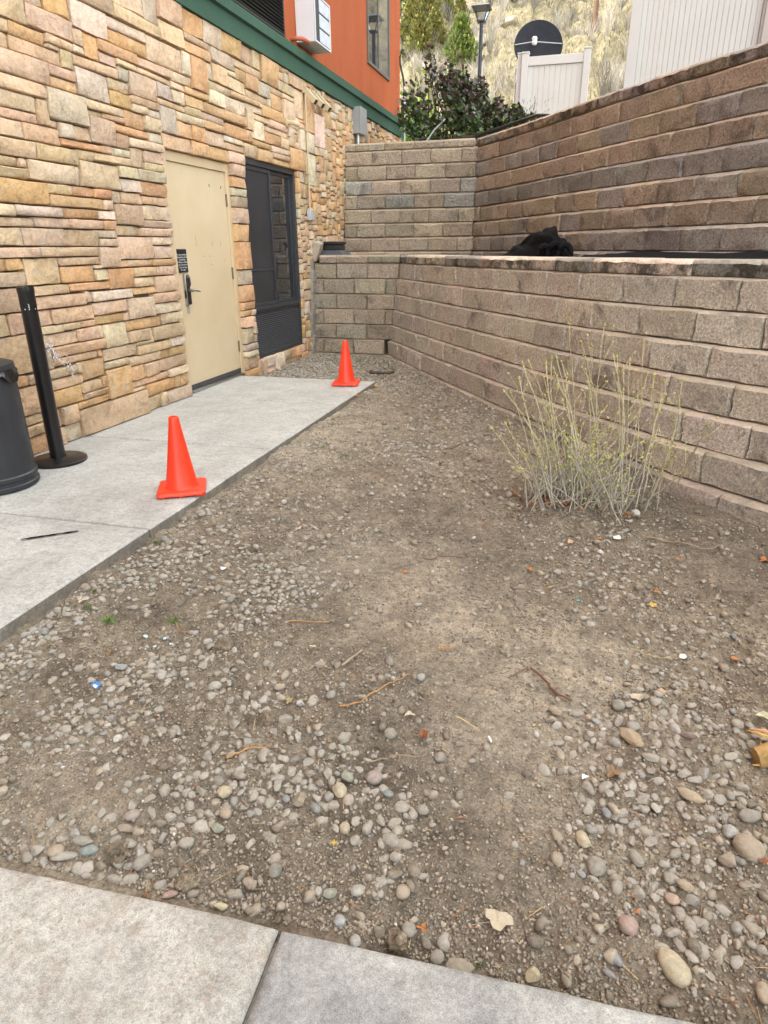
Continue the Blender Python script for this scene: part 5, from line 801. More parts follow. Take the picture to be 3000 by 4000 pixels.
def litter():
    rr=random.Random(5); cc=dict(paper=(.75,.76,.78),blue=(.06,.22,.55),egg=(.45,.62,.62),tissue=(.66,.64,.60),cyan=(.05,.42,.55),butt=(.8,.8,.8))
    for i,(x,y,s,c) in enumerate(LITTER):
        mb=MB(); k=7 if c!='paper' else 3
        v=[(0,0,.22*s)]+[(.5*s*math.cos(6.283*j/k+.4)*rr.uniform(.7,1.1),.4*s*math.sin(6.283*j/k+.4)*rr.uniform(.7,1.1),rr.uniform(0,.25)*s) for j in range(k)]
        if c=='butt': mb.tube([(-.5*s,0,.003),(.5*s,0,.003)],.0035,8,col=cc[c])
        else: mb.add(v,[(0,1+j,1+(j+1)%k) for j in range(k)],0,cc[c])
        if c=='blue': mb.add([(q[0]*.6+.2*s,q[1]*.5,q[2]+.003) for q in v],[(0,1+j,1+(j+1)%k) for j in range(k)],0,(.75,.77,.8))
        o=mb.build('litter_scrap',DRYLEAF,None,loc=(x,y,float(ground_h(x,y))+.008)); o.rotation_euler=(0,0,rr.uniform(0,6)); tag(o,LTL[i],'litter','bits of litter on the dirt')
litter()
# ---- small green sprouts
def sprouts():
    r=np.random.RandomState(4); 
    lab=['green grass tuft largest in the left gravel','green sprig beside a small orange twig','grass tuft under the walkway edge','small sprig close to the walkway edge','sprig beside the pale eaten leaf','tiny grass tuft by the walkway face','green weed in the far corner below the wall','bright weed tuft in the middle of the far dirt','weed tuft near the far wall base','weed tuft near the walkway in the mid distance','weed tuft among pebbles in the mid distance','weed tuft left of the tyre print','tiny weed right of the far weed tuft','weed tuft above the tyre print','tiny weed close to the bare shrub stems','little weed at the sidewalk edge','tiny green blade near the left walkway corner','sprig by the gravel below the near cone']
    for i,(x,y,s) in enumerate(SPROUTS):
        n=18; P=np.zeros((n,3)); P[:,:2]=r.normal(size=(n,2))*s*.18; a=r.rand(n)*6.283; N=np.stack([np.cos(a)*.9,np.sin(a)*.9,.35+.6*r.rand(n)],1); c=np.array([.085,.16,.025])*(.6+.8*r.rand(n,1))
        V,F,C=leaf_cards(P,N,s*(.35+.3*r.rand(n)),c,r,.10,.1); o=link('weed_sprout',npmesh('weed_sprout',V,F,LEAFM,C,False),None,(x,y,float(ground_h(x,y))+.004)); tag(o,lab[i],'weed','green sprouts in the dirt')
sprouts()
# straw and needle litter
def straw():
    r=np.random.RandomState(14); N=1700; ys=1.0+6.5*r.rand(N)**1.5; xs=r.uniform(1.7,5.2,N); ok=inside(xs,ys); xs,ys=xs[ok],ys[ok]; n=len(xs); z=ground_h(xs,ys)+.006; a=r.rand(n)*6.283; L=.008+.022*r.rand(n)**2; w=.0008+.0009*r.rand(n)
    d=np.stack([np.cos(a),np.sin(a),r.normal(size=n)*.15],1); s=np.stack([-np.sin(a),np.cos(a),np.zeros(n)],1); P=np.stack([xs,ys,z],1)
    V=np.stack([P-d*L[:,None]-s*w[:,None],P-d*L[:,None]+s*w[:,None],P+d*L[:,None]+s*w[:,None]*.5+np.array([0,0,.003]),P+d*L[:,None]-s*w[:,None]*.5+np.array([0,0,.003])],1).reshape(-1,3)
    F=(np.arange(n)*4)[:,None]+np.array([[0,1,2,3]]); c=np.where(r.rand(n,1)<.6,np.array([[.36,.25,.13]]),np.array([[.34,.15,.06]]))*(.6+.7*r.rand(n,1))
    o=link('straw_litter',npmesh('straw_litter',V,F,DRYLEAF,np.repeat(c,4,0),False)); tag(o,'bits of straw and dry needles on the dirt','plant litter',kind='stuff')
straw()
# ================================================================== CONES
def cone(x,y,rz,label):
    OR=MATS.get('cone orange') 
    if OR is None:
        t=NT('cone orange'); c=t.ramp(t.noise(5,4,.6),[(.3,(.80,.036,.010)),(.7,(.92,.052,.014))]); c=t.mix(t.ramp(t.noise(14,6,.75),[(.56,0.),(.75,.45)]),c,(.45,.09,.04)); t.base(c); t.rough(.38); t.b.inputs['Subsurface Weight'].default_value=.0; OR=MATS['cone orange']=t.m
    root=empty('traffic_cone',(x,y,0),rz); tag(root,label,'traffic cone','orange traffic cones on the walkway')
    b=MB(); s=.137; n=6
    ring=[]
    for cx,cy,a0 in ((s,s,0),(-s,s,90),(-s,-s,180),(s,-s,270)):
        for k in range(n+1):
            a=R(a0+90*k/n); ring.append((cx*.86+.02*math.cos(a)*1,cy*.86+.02*math.sin(a)))
    m=len(ring); v=[(x_,y_,.012) for x_,y_ in ring]+[(x_,y_,.026) for x_,y_ in ring]+[(x_*.95,y_*.95,.032) for x_,y_ in ring]+[(.098*math.cos(2*math.pi*(k+.5)/m+R(0)),.098*math.sin(2*math.pi*(k+.5)/m),.036) for k in range(m)]
    # align circle start with ring order (ring starts near angle 45-)
    v=v[:3*m]+[(.098*math.cos(math.atan2(q[1],q[0])),.098*math.sin(math.atan2(q[1],q[0])),.036) for q in ring]
    f=[(l*m+k,l*m+(k+1)%m,(l+1)*m+(k+1)%m,(l+1)*m+k) for l in range(3) for k in range(m)]+[tuple(range(m-1,-1,-1))]
    b.add(v,f); b.build('base',OR,root,smooth=True,angle=50)
    c=MB().lathe([(.100,.034),(.096,.040),(.091,.052),(.060,.235),(.032,.415),(.029,.444),(.026,.452),(.021,.453),(.019,.44),(.022,.40)],40); c.build('body',OR,root,smooth=True,angle=60)
    for px,py in ((1,1),(1,-1),(-1,1),(-1,-1),(1,0),(0,1),(-1,0),(0,-1)):
        w=.018; MB().box(px*.108-w,px*.108+w,py*.108-w,py*.108+w,0,.0125).build('foot',OR,root,bevel=.003)
    MB().tube([(.108,.108,.0315),(.108,.108,.0325)],.008,10).build('rivet',simple('dark mark',(.03,.03,.05),.5),root)
cone(1.487,3.29,R(28),'orange traffic cone standing on the near edge of the walkway'); cone(1.385,6.70,R(10),'orange traffic cone standing at the far end of the walkway')
# ================================================================== TRASH CAN, ASH POST
def m_can():
    t=NT('worn black steel'); c=t.ramp(t.noise(4,6,.65,stretch=(1,1,.15)),[(.35,(.012,.014,.018)),(.6,(.024,.027,.032)),(.75,(.055,.052,.043))]); t.base(c); t.rough(t.ramp(t.noise(6,5,.6),[(.3,.3),(.7,.6)])); t.spec(.5); t.bump([(t.noise(25,4,.6,stretch=(1,1,.3)),.15,.01)]); return t.m
CAN=m_can()
tr=empty('trash_can',(.30,3.10,0)); tr.scale=(1.10,1.10,1.04); tag(tr,'black metal trash can with liner bag at the left edge','trash can')
MB().lathe([(.0,.004),(.222,.004),(.228,.012),(.228,.03),(.221,.036),(.221,.055),(.226,.062),(.226,.082),(.219,.09),(.212,.64),(.212,.66),(.20,.66),(.2,.3)],48).build('body',CAN,tr,smooth=True,angle=35)
MB().lathe([(.12,.715),(.195,.715),(.214,.708),(.217,.695),(.217,.678),(.208,.674),(.12,.68),(.12,.715)],48).build('lid',simple('black lid',(.02,.021,.024),.45),tr,smooth=True,angle=35)
def bag():
    v=[];f=[];n=60; rr=random.Random(2)
    off=[rr.uniform(-.006,.012) for _ in range(n)]; dz=[.045+.03*math.sin(k*.6)+rr.uniform(-.012,.012) for k in range(n)]
    for l in range(4):
        for k in range(n):
            a=2*math.pi*k/n; q=.214+.010*l/3+off[k]*(l/3)+.004*math.sin(k*2.1+l); v.append((q*math.cos(a),q*math.sin(a),.676-dz[k]*l/3))
    for l in range(3):
        for k in range(n): f.append((l*n+k,l*n+(k+1)%n,(l+1)*n+(k+1)%n,(l+1)*n+k))
    MB().add(v,f).build('liner_bag',simple('black bag film',(.012,.012,.013),.22),tr,smooth=True,angle=180)
    MB().tube([(-.02,-.05,.70),(.03,-.02,.76),(.05,.05,.73),(.02,.08,.70)],[.03,.035,.03,.02],7).build('bag_knot',MATS['black bag film'],tr,smooth=True)
bag()
BLK=simple('gloss black paint',(.010,.010,.011),.28,var=.3,scale=8,dirt=((.05,.05,.05),9,.66))
ap=empty('ash_post',(.335,3.615,0)); tag(ap,'slim black cigarette disposal post on a round base beside the wall','ash post')
MB().lathe([(0,0),(.18,0),(.183,.006),(.183,.018),(.17,.026),(.07,.032),(.062,.036),(0,.036)],48).build('base',BLK,ap,smooth=True,angle=35)
pl_=MB().lathe([(.051,.034),(.049,.05),(.049,1.095),(.051,1.10),(.051,1.135),(.043,1.137),(.041,1.128),(0,1.128)],32).build('pole',BLK,ap,smooth=True,angle=35)
for k in range(4):
    a=R(-40+30*k); MB().box(.040,.050,-.007,.007,1.13,1.145,M=Matrix.Rotation(a,4,'Z')).build('top_tab',BLK,ap)
for a0 in (-62,12):
    a=R(a0)
    def on(t,z,rad=.0498): return (rad*math.cos(a+t),rad*math.sin(a+t),z)
    cg=MB().add([on(-.28,1.0),on(.30,1.0),on(.30,1.008),on(-.28,1.008)],[(0,1,2,3)]); cg.build('printed_cigarette',WHITEP,ap)
    sp=[(.30,1.012),(.22,1.020),(.30,1.028),(.16,1.036)]; 
    cg=MB()
    for (t0,z0),(t1,z1) in zip(sp[:-1],sp[1:]): cg.add([on(t0,z0),on(t0+.06,z0),on(t1+.06,z1),on(t1,z1)],[(0,1,2,3)])
    cg.build('printed_smoke',WHITEP,ap)
# white paint splash on the stones, dark oil streak on the slab
rr=random.Random(6)
ps=empty('paint_splash',(.115,4.02,.66)); tag(ps,'white paint splatter on the stone wall beside the black post','paint mark')
# ================================================================== WALL FITTINGS
WHT=simple('white enamel',(.62,.63,.66),.4,var=.05,scale=5,dirt=((.4,.38,.35),3,.62))
ac=empty('air_conditioner',(.05,9.10,3.70)); tag(ac,'white boxy wall air conditioner projecting from the orange wall','air conditioner')
MB().box(0,.24,0,.56,0,.50).build('casing',WHT,ac,bevel=.008)
MB().box(.24,.246,.02,.54,.02,.48).build('face_recess',simple('ac dark',(.03,.03,.033),.5),ac)
for k in range(3): MB().box(.246,.254,.17,.53,.03+.155*k,.165+.155*k).build('face_panel',simple('pale panel',(.50,.55,.62),.35),ac,bevel=.003)
MB().box(.246,.258,.0,.02,0,.5).box(.246,.258,.54,.56,0,.5).box(.246,.2581,.02,.54,0,.018).box(.246,.2581,.02,.54,.482,.5).build('front_trim',WHT,ac,bevel=.002)
ORP=simple('orange painted pipe',(.42,.10,.04),.5)
dp=MB().tube([(.05,8.94,3.70),(.14,8.94,3.70),(.18,8.96,3.70),(.20,9.05,3.70),(.21,9.12,3.695)],[.022,.022,.025,.022,.022],12).tube([(.09,8.94,3.70),(.11,8.94,3.70)],.03,12).build('drain_pipe',ORP,None,smooth=True); tag(dp,'short orange elbow pipe beneath the air conditioner','pipe')
GREY=simple('grey enclosure paint',(.26,.265,.265),.45,var=.08,scale=6); GALV=simple('galvanised conduit',(.42,.43,.44),.4,metal=.7,var=.15,scale=20)
eb=empty('electrical_box',(.07,11.2,3.0)); tag(eb,'grey electrical box on the stone wall under the green band','electrical box')
MB().box(0,.13,0,.34,0,.36).build('housing',GREY,eb,bevel=.006); MB().box(.13,.142,-.006,.346,-.004,.366).build('cover',GREY,eb,bevel=.004); MB().box(.142,.15,.15,.19,.02,.05).build('latch',GALV,eb)
MB().tube([(.06,.12,0),(.06,.12,-.32)],.03,14).build('conduit',GALV,eb,smooth=True)
BGP=simple('beige fitting paint',(.50,.40,.25),.55,var=.08)
VL=['nearest beige slanted vent hood under the green band','middle beige slanted vent hood under the green band','farthest beige slanted vent hood under the green band']
for k,(y,l) in enumerate(zip((9.20,9.46,9.72),VL)):
    vr=empty('vent_hood',(.08,y,3.20)); tag(vr,l,'vent hood','three beige vent hoods in a row')
    m=MB().add([(0,-.045,-.0),(0,.045,0),(.02,.045,.06),(.02,-.045,.06),(.14,-.05,-.15),(.14,.05,-.15),(.18,.05,-.10),(.18,-.05,-.10)],[(0,1,5,4),(1,2,6,5),(2,3,7,6),(3,0,4,7),(0,3,2,1)]); m.build('hood',BGP,vr); MB().box(.0,.012,-.07,.07,-.03,.10).build('back_plate',BGP,vr); MB().add([(.137,-.045,-.147),(.137,.045,-.147),(.172,.045,-.103),(.172,-.045,-.103)],[(0,1,2,3)]).build('opening',simple('vent dark',(.03,.028,.025),.8),vr)
cp=empty('conduit_run',(.10,9.13,1.70)); tag(cp,'thin beige conduit running down the stone wall to a small box','conduit')
MB().tube([(.02,.0,.12),(.02,.015,1.5)],.012,10).build('pipe',BGP,cp,smooth=True); MB().box(-.01,.045,-.04,.05,.0,.13).build('junction_box',simple('light grey box',(.42,.43,.44),.5),cp,bevel=.003); MB().box(-.01,.02,.055,.20,.01,.12).build('cover_plate',simple('weathered plate',(.42,.40,.33),.6),cp,bevel=.002)
for z in (.55,1.05,1.47): MB().box(-.015,.036,-.02,.04,z,z+.02).build('pipe_strap',BGP,cp)
sp=empty('hose_spigot',(.09,8.56,2.76)); tag(sp,'beige pipe stub with collar on the stone wall above the window','pipe stub')
MB().tube([(0,0,0),(.02,0,0)],.055,16).build('collar',BGP,sp,smooth=True); MB().tube([(.02,0,0),(.07,.0,0),(.11,.02,-.012),(.13,.05,-.02)],[.026,.026,.03,.028],12).build('spout',BGP,sp,smooth=True)
cc_=empty('corner_conduit',(.20,14.08,3.2)); tag(cc_,'grey conduit with black cables at the orange building corner','conduit')
MB().tube([(0,0,-.4),(0,0,.95)],.024,10).build('pipe',GALV,cc_,smooth=True)
for z in (.0,.34,.72): MB().box(-.06,.03,-.035,.035,z,z+.035).build('pipe_strap',GALV,cc_)
CAB=simple('black cable',(.012,.012,.013),.5)
MB().tube([(0,.0,.93),(-.02,-.03,1.1),(-.07,-.05,1.3),(-.07,-.06,1.42),(-.04,-.05,1.48)],.018,8).build('cable',CAB,cc_,smooth=True); MB().tube([(-.04,-.05,1.46),(-.02,-.04,1.53)],.03,8).build('cable_plug',CAB,cc_,smooth=True)
MB().tube([(0,0,.7),(-.05,-.03,.5),(.1,0,.1),(.35,-.1,-.3),(.5,-.2,-.5)],.014,6).build('cable',CAB,cc_,smooth=True); MB().tube([(0,0,.72),(.1,0,.4),(.3,-.1,.0),(.36,-.15,-.5)],.012,6).build('cable',CAB,cc_,smooth=True)
# ================================================================== THINGS ON THE TERRACE
bb=empty('drain_box',(.27,9.62,1.245)); tag(bb,'black plastic lidded box with flared base on the terrace corner','drain box')
MB().add([(-.22,-.19,0),(.22,-.19,0),(.22,.19,0),(-.22,.19,0),(-.14,-.14,.075),(.14,-.14,.075),(.14,.14,.075),(-.14,.14,.075)],[(0,1,5,4),(1,2,6,5),(2,3,7,6),(3,0,4,7),(4,5,6,7)]).build('flared_base',simple('grey black plastic',(.07,.075,.085),.4),bb,bevel=.006)
MB().box(-.125,.125,-.12,.12,.075,.15).build('box',BLACKP,bb,bevel=.006); MB().box(-.145,.145,-.14,.14,.15,.19).build('lid',BLACKP,bb,bevel=.012,seg=3)
lbk=MB().box(-.05,.05,-.10,.10,0,.26).build('loose_block',CAST,None,bevel=.02,seg=2,loc=(.07,9.33,1.19)); lbk.rotation_euler=(R(4),R(20),R(8)); lbk.color=(.52,.46,.37,1); tag(lbk,'pale concrete block leaning against the wall beside the black box','block')
FAB=simple('black landscape fabric',(.005,.005,.006),.8,var=.4,scale=14,bump=.4,bscale=40,spec=.15,dirt=((.03,.027,.024),7,.7))
def heap():
    n,m=46,34; V=[];rng=np.random.RandomState(1)
    U,Wv=np.meshgrid(np.linspace(0,1,n),np.linspace(0,1,m)); prof=np.interp(U,[0,.12,.35,.62,.76,.84,.92,1],[.02,.07,.16,.27,.285,.16,.14,.0]); env=np.sin(np.pi*np.clip(Wv*1.02,0,1))**.6
    Z=prof*env+(.05*fbm(U*5,Wv*4,3,3)+.10*np.abs(fbm(U*8+Wv*4,Wv*3,2,7))-.01)*env*(.4+U); X=2.78+.78*U+.04*fbm(U*6,Wv*6,2,2); Y=8.12+.55*Wv-.42*U+.05*fbm(U*5,Wv*5,2,4)
    V=np.stack([X,Y,1.232+np.maximum(Z,0)],-1).reshape(-1,3); i=np.arange(n*m).reshape(m,n); F=np.stack([i[:-1,:-1],i[:-1,1:],i[1:,1:],i[1:,:-1]],-1).reshape(-1,4)
    V0=V.mean(0)*np.array([1,1,0])+np.array([0,0,1.23]); root=empty('fabric_heap',V0); tag(root,'crumpled heap of black landscape fabric on the terrace','fabric')
    link('sheet',npmesh('sheet',V-V0,F,FAB),root)
    for k,(x,y,a,s) in enumerate(((3.40,7.72,.3,.10),(3.50,7.66,.9,.09),(3.28,7.80,-.2,.08))):
        L=[(x+s*math.cos(t)*.8-V0[0],y-V0[1]+.05*math.sin(t),.02+s*abs(math.sin(t))*1.2) for t in np.linspace(0,math.pi,9)]; MB().tube([Vector(q) for q in L],[.015+.02*math.sin(t) for t in np.linspace(0,math.pi,9)],7).build('fold',FAB,root,smooth=True)
heap()
def flat_fabric():
    pts=[(3.75,7.2),(4.1,6.75),(4.5,6.25),(4.9,5.75),(5.3,5.3),(5.8,4.9)]; V=[];F=[]
    rng=random.Random(3)
    for i,(x,y) in enumerate(pts):
        for j in range(5): V.append((x+.07*j-.12,y+.10*j-.2,1.236+.025*math.sin(j*1.5+i*1.9)*(j not in(0,4))+.03*(i%2)*(j in(2,3))+.01*j))
    for i in range(len(pts)-1):
        for j in range(4): F.append((i*5+j,(i+1)*5+j,(i+1)*5+j+1,i*5+j+1))
    o=MB().add(V,F).build('fabric_strip',FAB,None,smooth=True,angle=180); tag(o,'strip of black landscape fabric lying along the terrace at right','fabric')
flat_fabric()
# ================================================================== BARE SHRUB
def bare_shrub():
    rr=random.Random(8); bx,by=3.756,3.887; bz=float(ground_h(bx,by)); root=empty('bare_shrub',(bx,by,bz)); tag(root,'leafless shrub of pale upright stems with swelling green buds','shrub')
    STEM=m_attr('pale bark',.75,50,.3); BUD=m_attr('bud',.6,80,.1)
    def bud(mb,p,d,s):
        d=d.normalized(); c=(rr.uniform(.38,.50),rr.uniform(.38,.46),rr.uniform(.12,.19)); mb.tube([p,p+d*s*.45,p+d*s],[s*.14,s*.26,s*.03],5,col=c)
    def stem(tip,base,main):
        base=Vector(base); tip=Vector(tip); n=9; P=[]; w=(tip-base).length; bow=Vector((rr.uniform(-1,1),rr.uniform(-1,1),0))*w*.06; up=Vector((0,0,w*.13))
        side=tip-base; side.z=0
        for k in range(n+1):
            t=k/n; q=base.lerp(tip,t)+bow*math.sin(math.pi*t)-side*.10*math.sin(math.pi*t)+Vector((rr.gauss(0,.004),rr.gauss(0,.004),0)); P.append(q-root.location)
        r0=rr.uniform(.0038,.0056) if main else rr.uniform(.0024,.0038); rad=[r0*(1-.55*k/n) for k in range(n+1)]
        g=rr.random(); ct_=1; cb=(.46+.1*g,.44+.08*g,.36+.06*g); ct=(.52,.45,.25) if main else (.44,.41,.32)
        mb=MB(); mb.tube(P,rad,6,col=cb)
        cols=[]; 
        for k in range(n+1):
            t=(k/n)**1.6; cols+=[tuple(a*(1-t)+b*t for a,b in zip(cb,ct))]*6
        mb.c=cols
        # side twigs
        bm=MB()
        for q in range(rr.randint(3,5) if main else rr.randint(1,2)):
            k=rr.randint(3,8); p=P[k]; a=rr.uniform(0,6.283); d=Vector((math.cos(a)*.6,math.sin(a)*.6,rr.uniform(.5,1.1))).normalized(); L=rr.uniform(.05,.20); e=p+d*L; 
            mb.tube([p,p+d*L*.5+Vector((0,0,-.006)),e],[rad[k]*.6,rad[k]*.5,rad[k]*.35],5,col=ct)
            bud(bm,e,d,.020); bud(bm,e,(d+Vector((.5,.2,0))).normalized(),.014)
            if L>.1: bud(bm,p+d*L*.55,d+Vector((.6,0,0)),.012)
        d=(P[-1]-P[-2]).normalized(); bud(bm,P[-1],d,rr.uniform(.020,.028))
        s=Vector((d.y,-d.x,.3)); bud(bm,P[-1]-d*.004,d*.6+s,.017); bud(bm,P[-1]-d*.004,d*.6-s,.017)
        for k in range(4,n):
            a=rr.uniform(0,3.14); s=Vector((math.cos(a),math.sin(a),.9))
            if rr.random()<(.75 if main else .15): bud(bm,P[k],s,.013); bud(bm,P[k],Vector((-s.x,-s.y,.9)),.013)
        o=mb.build('stem',STEM,root,smooth=True,angle=180); 
        b=bm.build('buds',BUD,o,smooth=True,angle=180); b['kind']='stuff'
    for tx,ty,tz,x,y in TIPS:
        x=bx+(x-bx)*1.5; y=by+(y-by)*1.3
        stem((tx,ty,tz),(x,y,float(ground_h(x,y))-.02),True)
    for k in range(115):
        tx,ty,tz,x,y=rr.choice(TIPS); f=rr.uniform(.35,.8); x0,y0=bx+rr.uniform(-.30,.29),by+rr.gauss(0,.10); z0=float(ground_h(x0,y0))
        stem((x0+(tx-x0)*f*.8+rr.gauss(0,.07),y0+(ty-by)*f+rr.gauss(0,.07),z0+(tz-bz)*f*rr.uniform(.6,1)),(x0,y0,z0-.02),False)
    for k in range(44):
        x0,y0=bx+rr.uniform(-.29,.28),by+rr.gauss(0,.09); z0=float(ground_h(x0,y0)); a=rr.uniform(0,6.28); L=rr.uniform(.1,.32); q=Vector((x0,y0,z0-.01))-root.location
        MB().tube([q,q+Vector((math.cos(a)*L*.25,math.sin(a)*L*.25,L*.6)),q+Vector((math.cos(a)*L*.4,math.sin(a)*L*.4,L))],[.006,.005,.003],6,col=(.34,.31,.26)).build('dead_stub',STEM,root,smooth=True)
bare_shrub()
def shrub_litter():
    r=np.random.RandomState(3); n=150; x=3.78+r.uniform(-.42,.38,n); y=3.83+r.normal(size=n)*.10; P=np.stack([x,y,ground_h(x,y)+.004],1); N=np.stack([r.normal(size=n),r.normal(size=n),.25*np.abs(r.normal(size=n))],1)
    c=np.where(r.rand(n,1)<.35,np.array([[.30,.12,.055]]),np.array([[.36,.26,.16]]))*(.5+.8*r.rand(n,1)); V,F,C=leaf_cards(P,N,.02+.03*r.rand(n),c,r,.4,.4)
    o=link('leaf_litter',npmesh('leaf_litter',V,F,DRYLEAF,C,False)); tag(o,'dead brown leaves caught at the foot of the bare shrub','leaf litter',kind='stuff')
shrub_litter()
# ================================================================== DARK BUSH ABOVE THE WALL
def dark_bush():
    r=np.random.RandomState(31); root=empty('evergreen_bush',(1.55,11.9,2.72)); tag(root,'dark evergreen bush with purplish leaves above the far block wall','bush'); rr=random.Random(4)
    px=[.55,.8,1.0,1.15,1.35,1.5,1.75,1.95,2.1,2.3,2.6,2.85,3.05]; pz=[.15,.72,1.16,1.26,1.02,1.12,.95,.90,.66,.58,.50,.36,.12]
    n=9500; x=r.uniform(.5,3.05,n); top=np.interp(x,px,pz)*(1+.12*np.sin(x*23)); dy=r.normal(size=n)*.30; t=r.rand(n)**.62; z=top*t*np.clip(1.05-.7*dy**2,.2,1.1)
    gap=fbm(x*4.5+z*2,z*4.5+dy*3,3,5); keep=gap>-.14+.34*(z/np.maximum(top,.1)-.55)*(x<2.2)
    keep&=x>.80+.1*np.sin(z*9)
    x,dy,z,top=x[keep],dy[keep],z[keep],top[keep]; n=len(x)
    P=np.stack([x-1.55,dy-.02+.12*(2.-x)*0,z+.02],1); N=np.stack([r.normal(size=n),r.normal(size=n),.35+.5*r.normal(size=n)],1)+np.stack([(x-1.6)*.5,dy*1.2-.4,np.full(n,.2)],1)
    up=np.clip(z/np.maximum(top,.1)*1.1-.15+r.normal(size=n)*.3,0,1)[:,None]; c=np.array([.045,.095,.030])*(1-up)+np.array([.080,.050,.046])*up; c=c*(.5+1.1*r.rand(n,1)); lt=r.rand(n)<.16; c[lt]=np.array([.12,.20,.045])
    V,F,C=leaf_cards(P,N,.055+.05*r.rand(n),c,r,.36,.35); t_=NT('waxy leaf'); t_.base(t_.attr('col')); t_.rough(.38); t_.spec(.5)
    o=link('foliage',npmesh('foliage',V,F,t_.m,C,False),root); o['kind']='stuff'
    BK=simple('bush bark',(.075,.058,.045),.85)
    for k in range(34):
        x0=rr.uniform(-.5,.7); a=rr.uniform(-.9,1.1); L=rr.uniform(.5,1.2); y0=rr.uniform(-.25,.2)
        h=float(np.interp(1.55+x0+a*L*.6,px,pz))*.92; MB().tube([(x0,y0,0),(x0+a*L*.25,y0-.1,h*.45),(x0+a*L*.6,y0-.1+rr.uniform(-.2,.2),h)],[.016,.011,.004],6).build('branch',BK,root,smooth=True)
    for k in range(9):
        x0=rr.uniform(-.45,.3); L=rr.uniform(.4,.9); MB().tube([(x0-L*.6,-.55,.02),(x0-L*.2,-.58,.10+rr.uniform(0,.12)),(x0+L*.3,-.5,.16+rr.uniform(-.05,.1)),(x0+L*.7,-.35,.22)],[.012,.012,.009,.004],6).build('low_branch',BK,root,smooth=True)
dark_bush()
hp=MB().tube([(2.0,11.05,2.86),(2.35,11.0,2.93),(2.7,10.75,2.98),(2.95,10.3,2.965),(3.1,9.95,2.90),(3.25,9.75,2.82)],.022,10).build('irrigation_pipe',CAB,None,smooth=True); tag(hp,'black plastic pipe lying along the top of the far block wall','pipe')
hp=MB().tube([(1.32,10.88,2.80),(1.42,10.95,2.95),(1.56,11.05,3.10)],.012,8).build('grey_rod',GREY,None,smooth=True); tag(hp,'short grey rod slanting out of the bush onto the wall','rod')
def leafy(name,x,y,z,rx,rz_,n,size,col,label,cat,seed,asp=.35):
    r=np.random.RandomState(seed); P=r.normal(size=(n,3))*np.array([rx,rx,rz_])*.5; P[:,2]=np.abs(P[:,2]); N=P+np.array([0,0,.1])+r.normal(size=(n,3))*.15; c=np.array(col)*(.55+.9*r.rand(n,1)); V,F,C=leaf_cards(P,N,size*(.6+.7*r.rand(n)),c,r,asp,.2)
    root=empty(name,(x,y,z)); tag(root,label,cat); o=link('foliage',npmesh('foliage',V,F,LEAFM,C,False),root); o['kind']='stuff'
    for k in range(5): MB().tube([(0,0,-.1),(rx*.3*math.cos(k*1.3),rx*.3*math.sin(k*1.3),rz_*.6)],[.015,.006],5).build('stem',simple('green stem',(.10,.09,.04),.8),root)
leafy('lime_shrub',-.72,19.2,HZ(-.72,19.2)-.02,.7,1.15,1500,.11,(.17,.27,.012),'bright lime-green sunlit shrub just past the building corner','shrub',2)
leafy('low_conifer',2.45,13.4,HZ(2.45,13.4)-.03,.42,.48,2600,.07,(.045,.10,.022),'low green conifer tuft between the dark bush and the white fence','conifer',5,.10)
# ================================================================== FENCES, LAMP, DISH, POLE
VIN=simple('white vinyl',(.60,.60,.585),.45,var=.03,scale=2); VIN_SHADE=simple('shade-toned vinyl',(.50,.495,.48),.45,var=.03,scale=2)  # second vinyl is the white one with shade darkened into its colour
def vinyl(name,x,y,rz,w,h,bw,label,mat,postw=.13,rail=.16):
    z=min(HZ(x,y),HZ(x+w,y))-.1; root=empty(name,(x,y,z),rz); tag(root,label,'fence','vinyl privacy fences')
    for px in (0,w):
        p=MB().box(px-postw/2,px+postw/2,-postw/2,postw/2,0,h+.06).build('post',mat,root,bevel=.006); MB().box(px-postw/2-.012,px+postw/2+.012,-postw/2-.012,postw/2+.012,h+.06,h+.085).build('post_cap',mat,p,bevel=.005)
    a=postw/2+.001; MB().box(a,w-a,-.045,.045,h-rail,h).build('top_rail',mat,root,bevel=.008); MB().box(a,w-a,-.0449,.045,.08,.08+rail).build('bottom_rail',mat,root,bevel=.008)
    n=max(1,int(round((w-2*a)/bw))); s=(w-2*a)/n; me=MB().box(.0015,s-.0015,-.014,.014,.08+rail,h-rail).mesh('board',mat)
    for k in range(n):
        o=link('board',me,root,(a+k*s,0,0)); bv=o.modifiers.new('bevel','BEVEL'); bv.width=.006; bv.segments=1
    return root
vinyl('vinyl_fence',2.24,16.0,0,1.20,1.83,.105,'small white vinyl fence panel in front of the satellite dish',VIN)
vinyl('vinyl_fence',2.14,16.1,R(97),1.6,1.83,.13,'side panel of the small white vinyl enclosure, seen edge-on',VIN_SHADE)
vinyl('vinyl_fence',4.16,13.0,R(-2),1.85,3.4,.078,'tall vinyl board fence at upper right above the block wall',VIN_SHADE,.16)
vinyl('vinyl_fence',6.06,12.8,R(-38),1.9,3.4,.13,'white vinyl fence section at the upper right corner',VIN,.16)
lp=empty('street_lamp',(1.23,16.6,HZ(1.23,16.6)-.05)); tag(lp,'dark lantern street lamp rising behind the dark bush','street lamp'); LPZ=5.70-lp.location.z
DKM=simple('slate painted metal',(.045,.055,.07),.4,metal=.3)
MB().lathe([(.09,0),(.09,.12),(.055,.16),(.048,.3),(.040,LPZ-.05),(.05,LPZ-.02),(.05,LPZ)],20).build('pole',DKM,lp,smooth=True,angle=40)
MB().box(-.085,.085,-.085,.085,LPZ,LPZ+.035).build('collar',DKM,lp,bevel=.006)
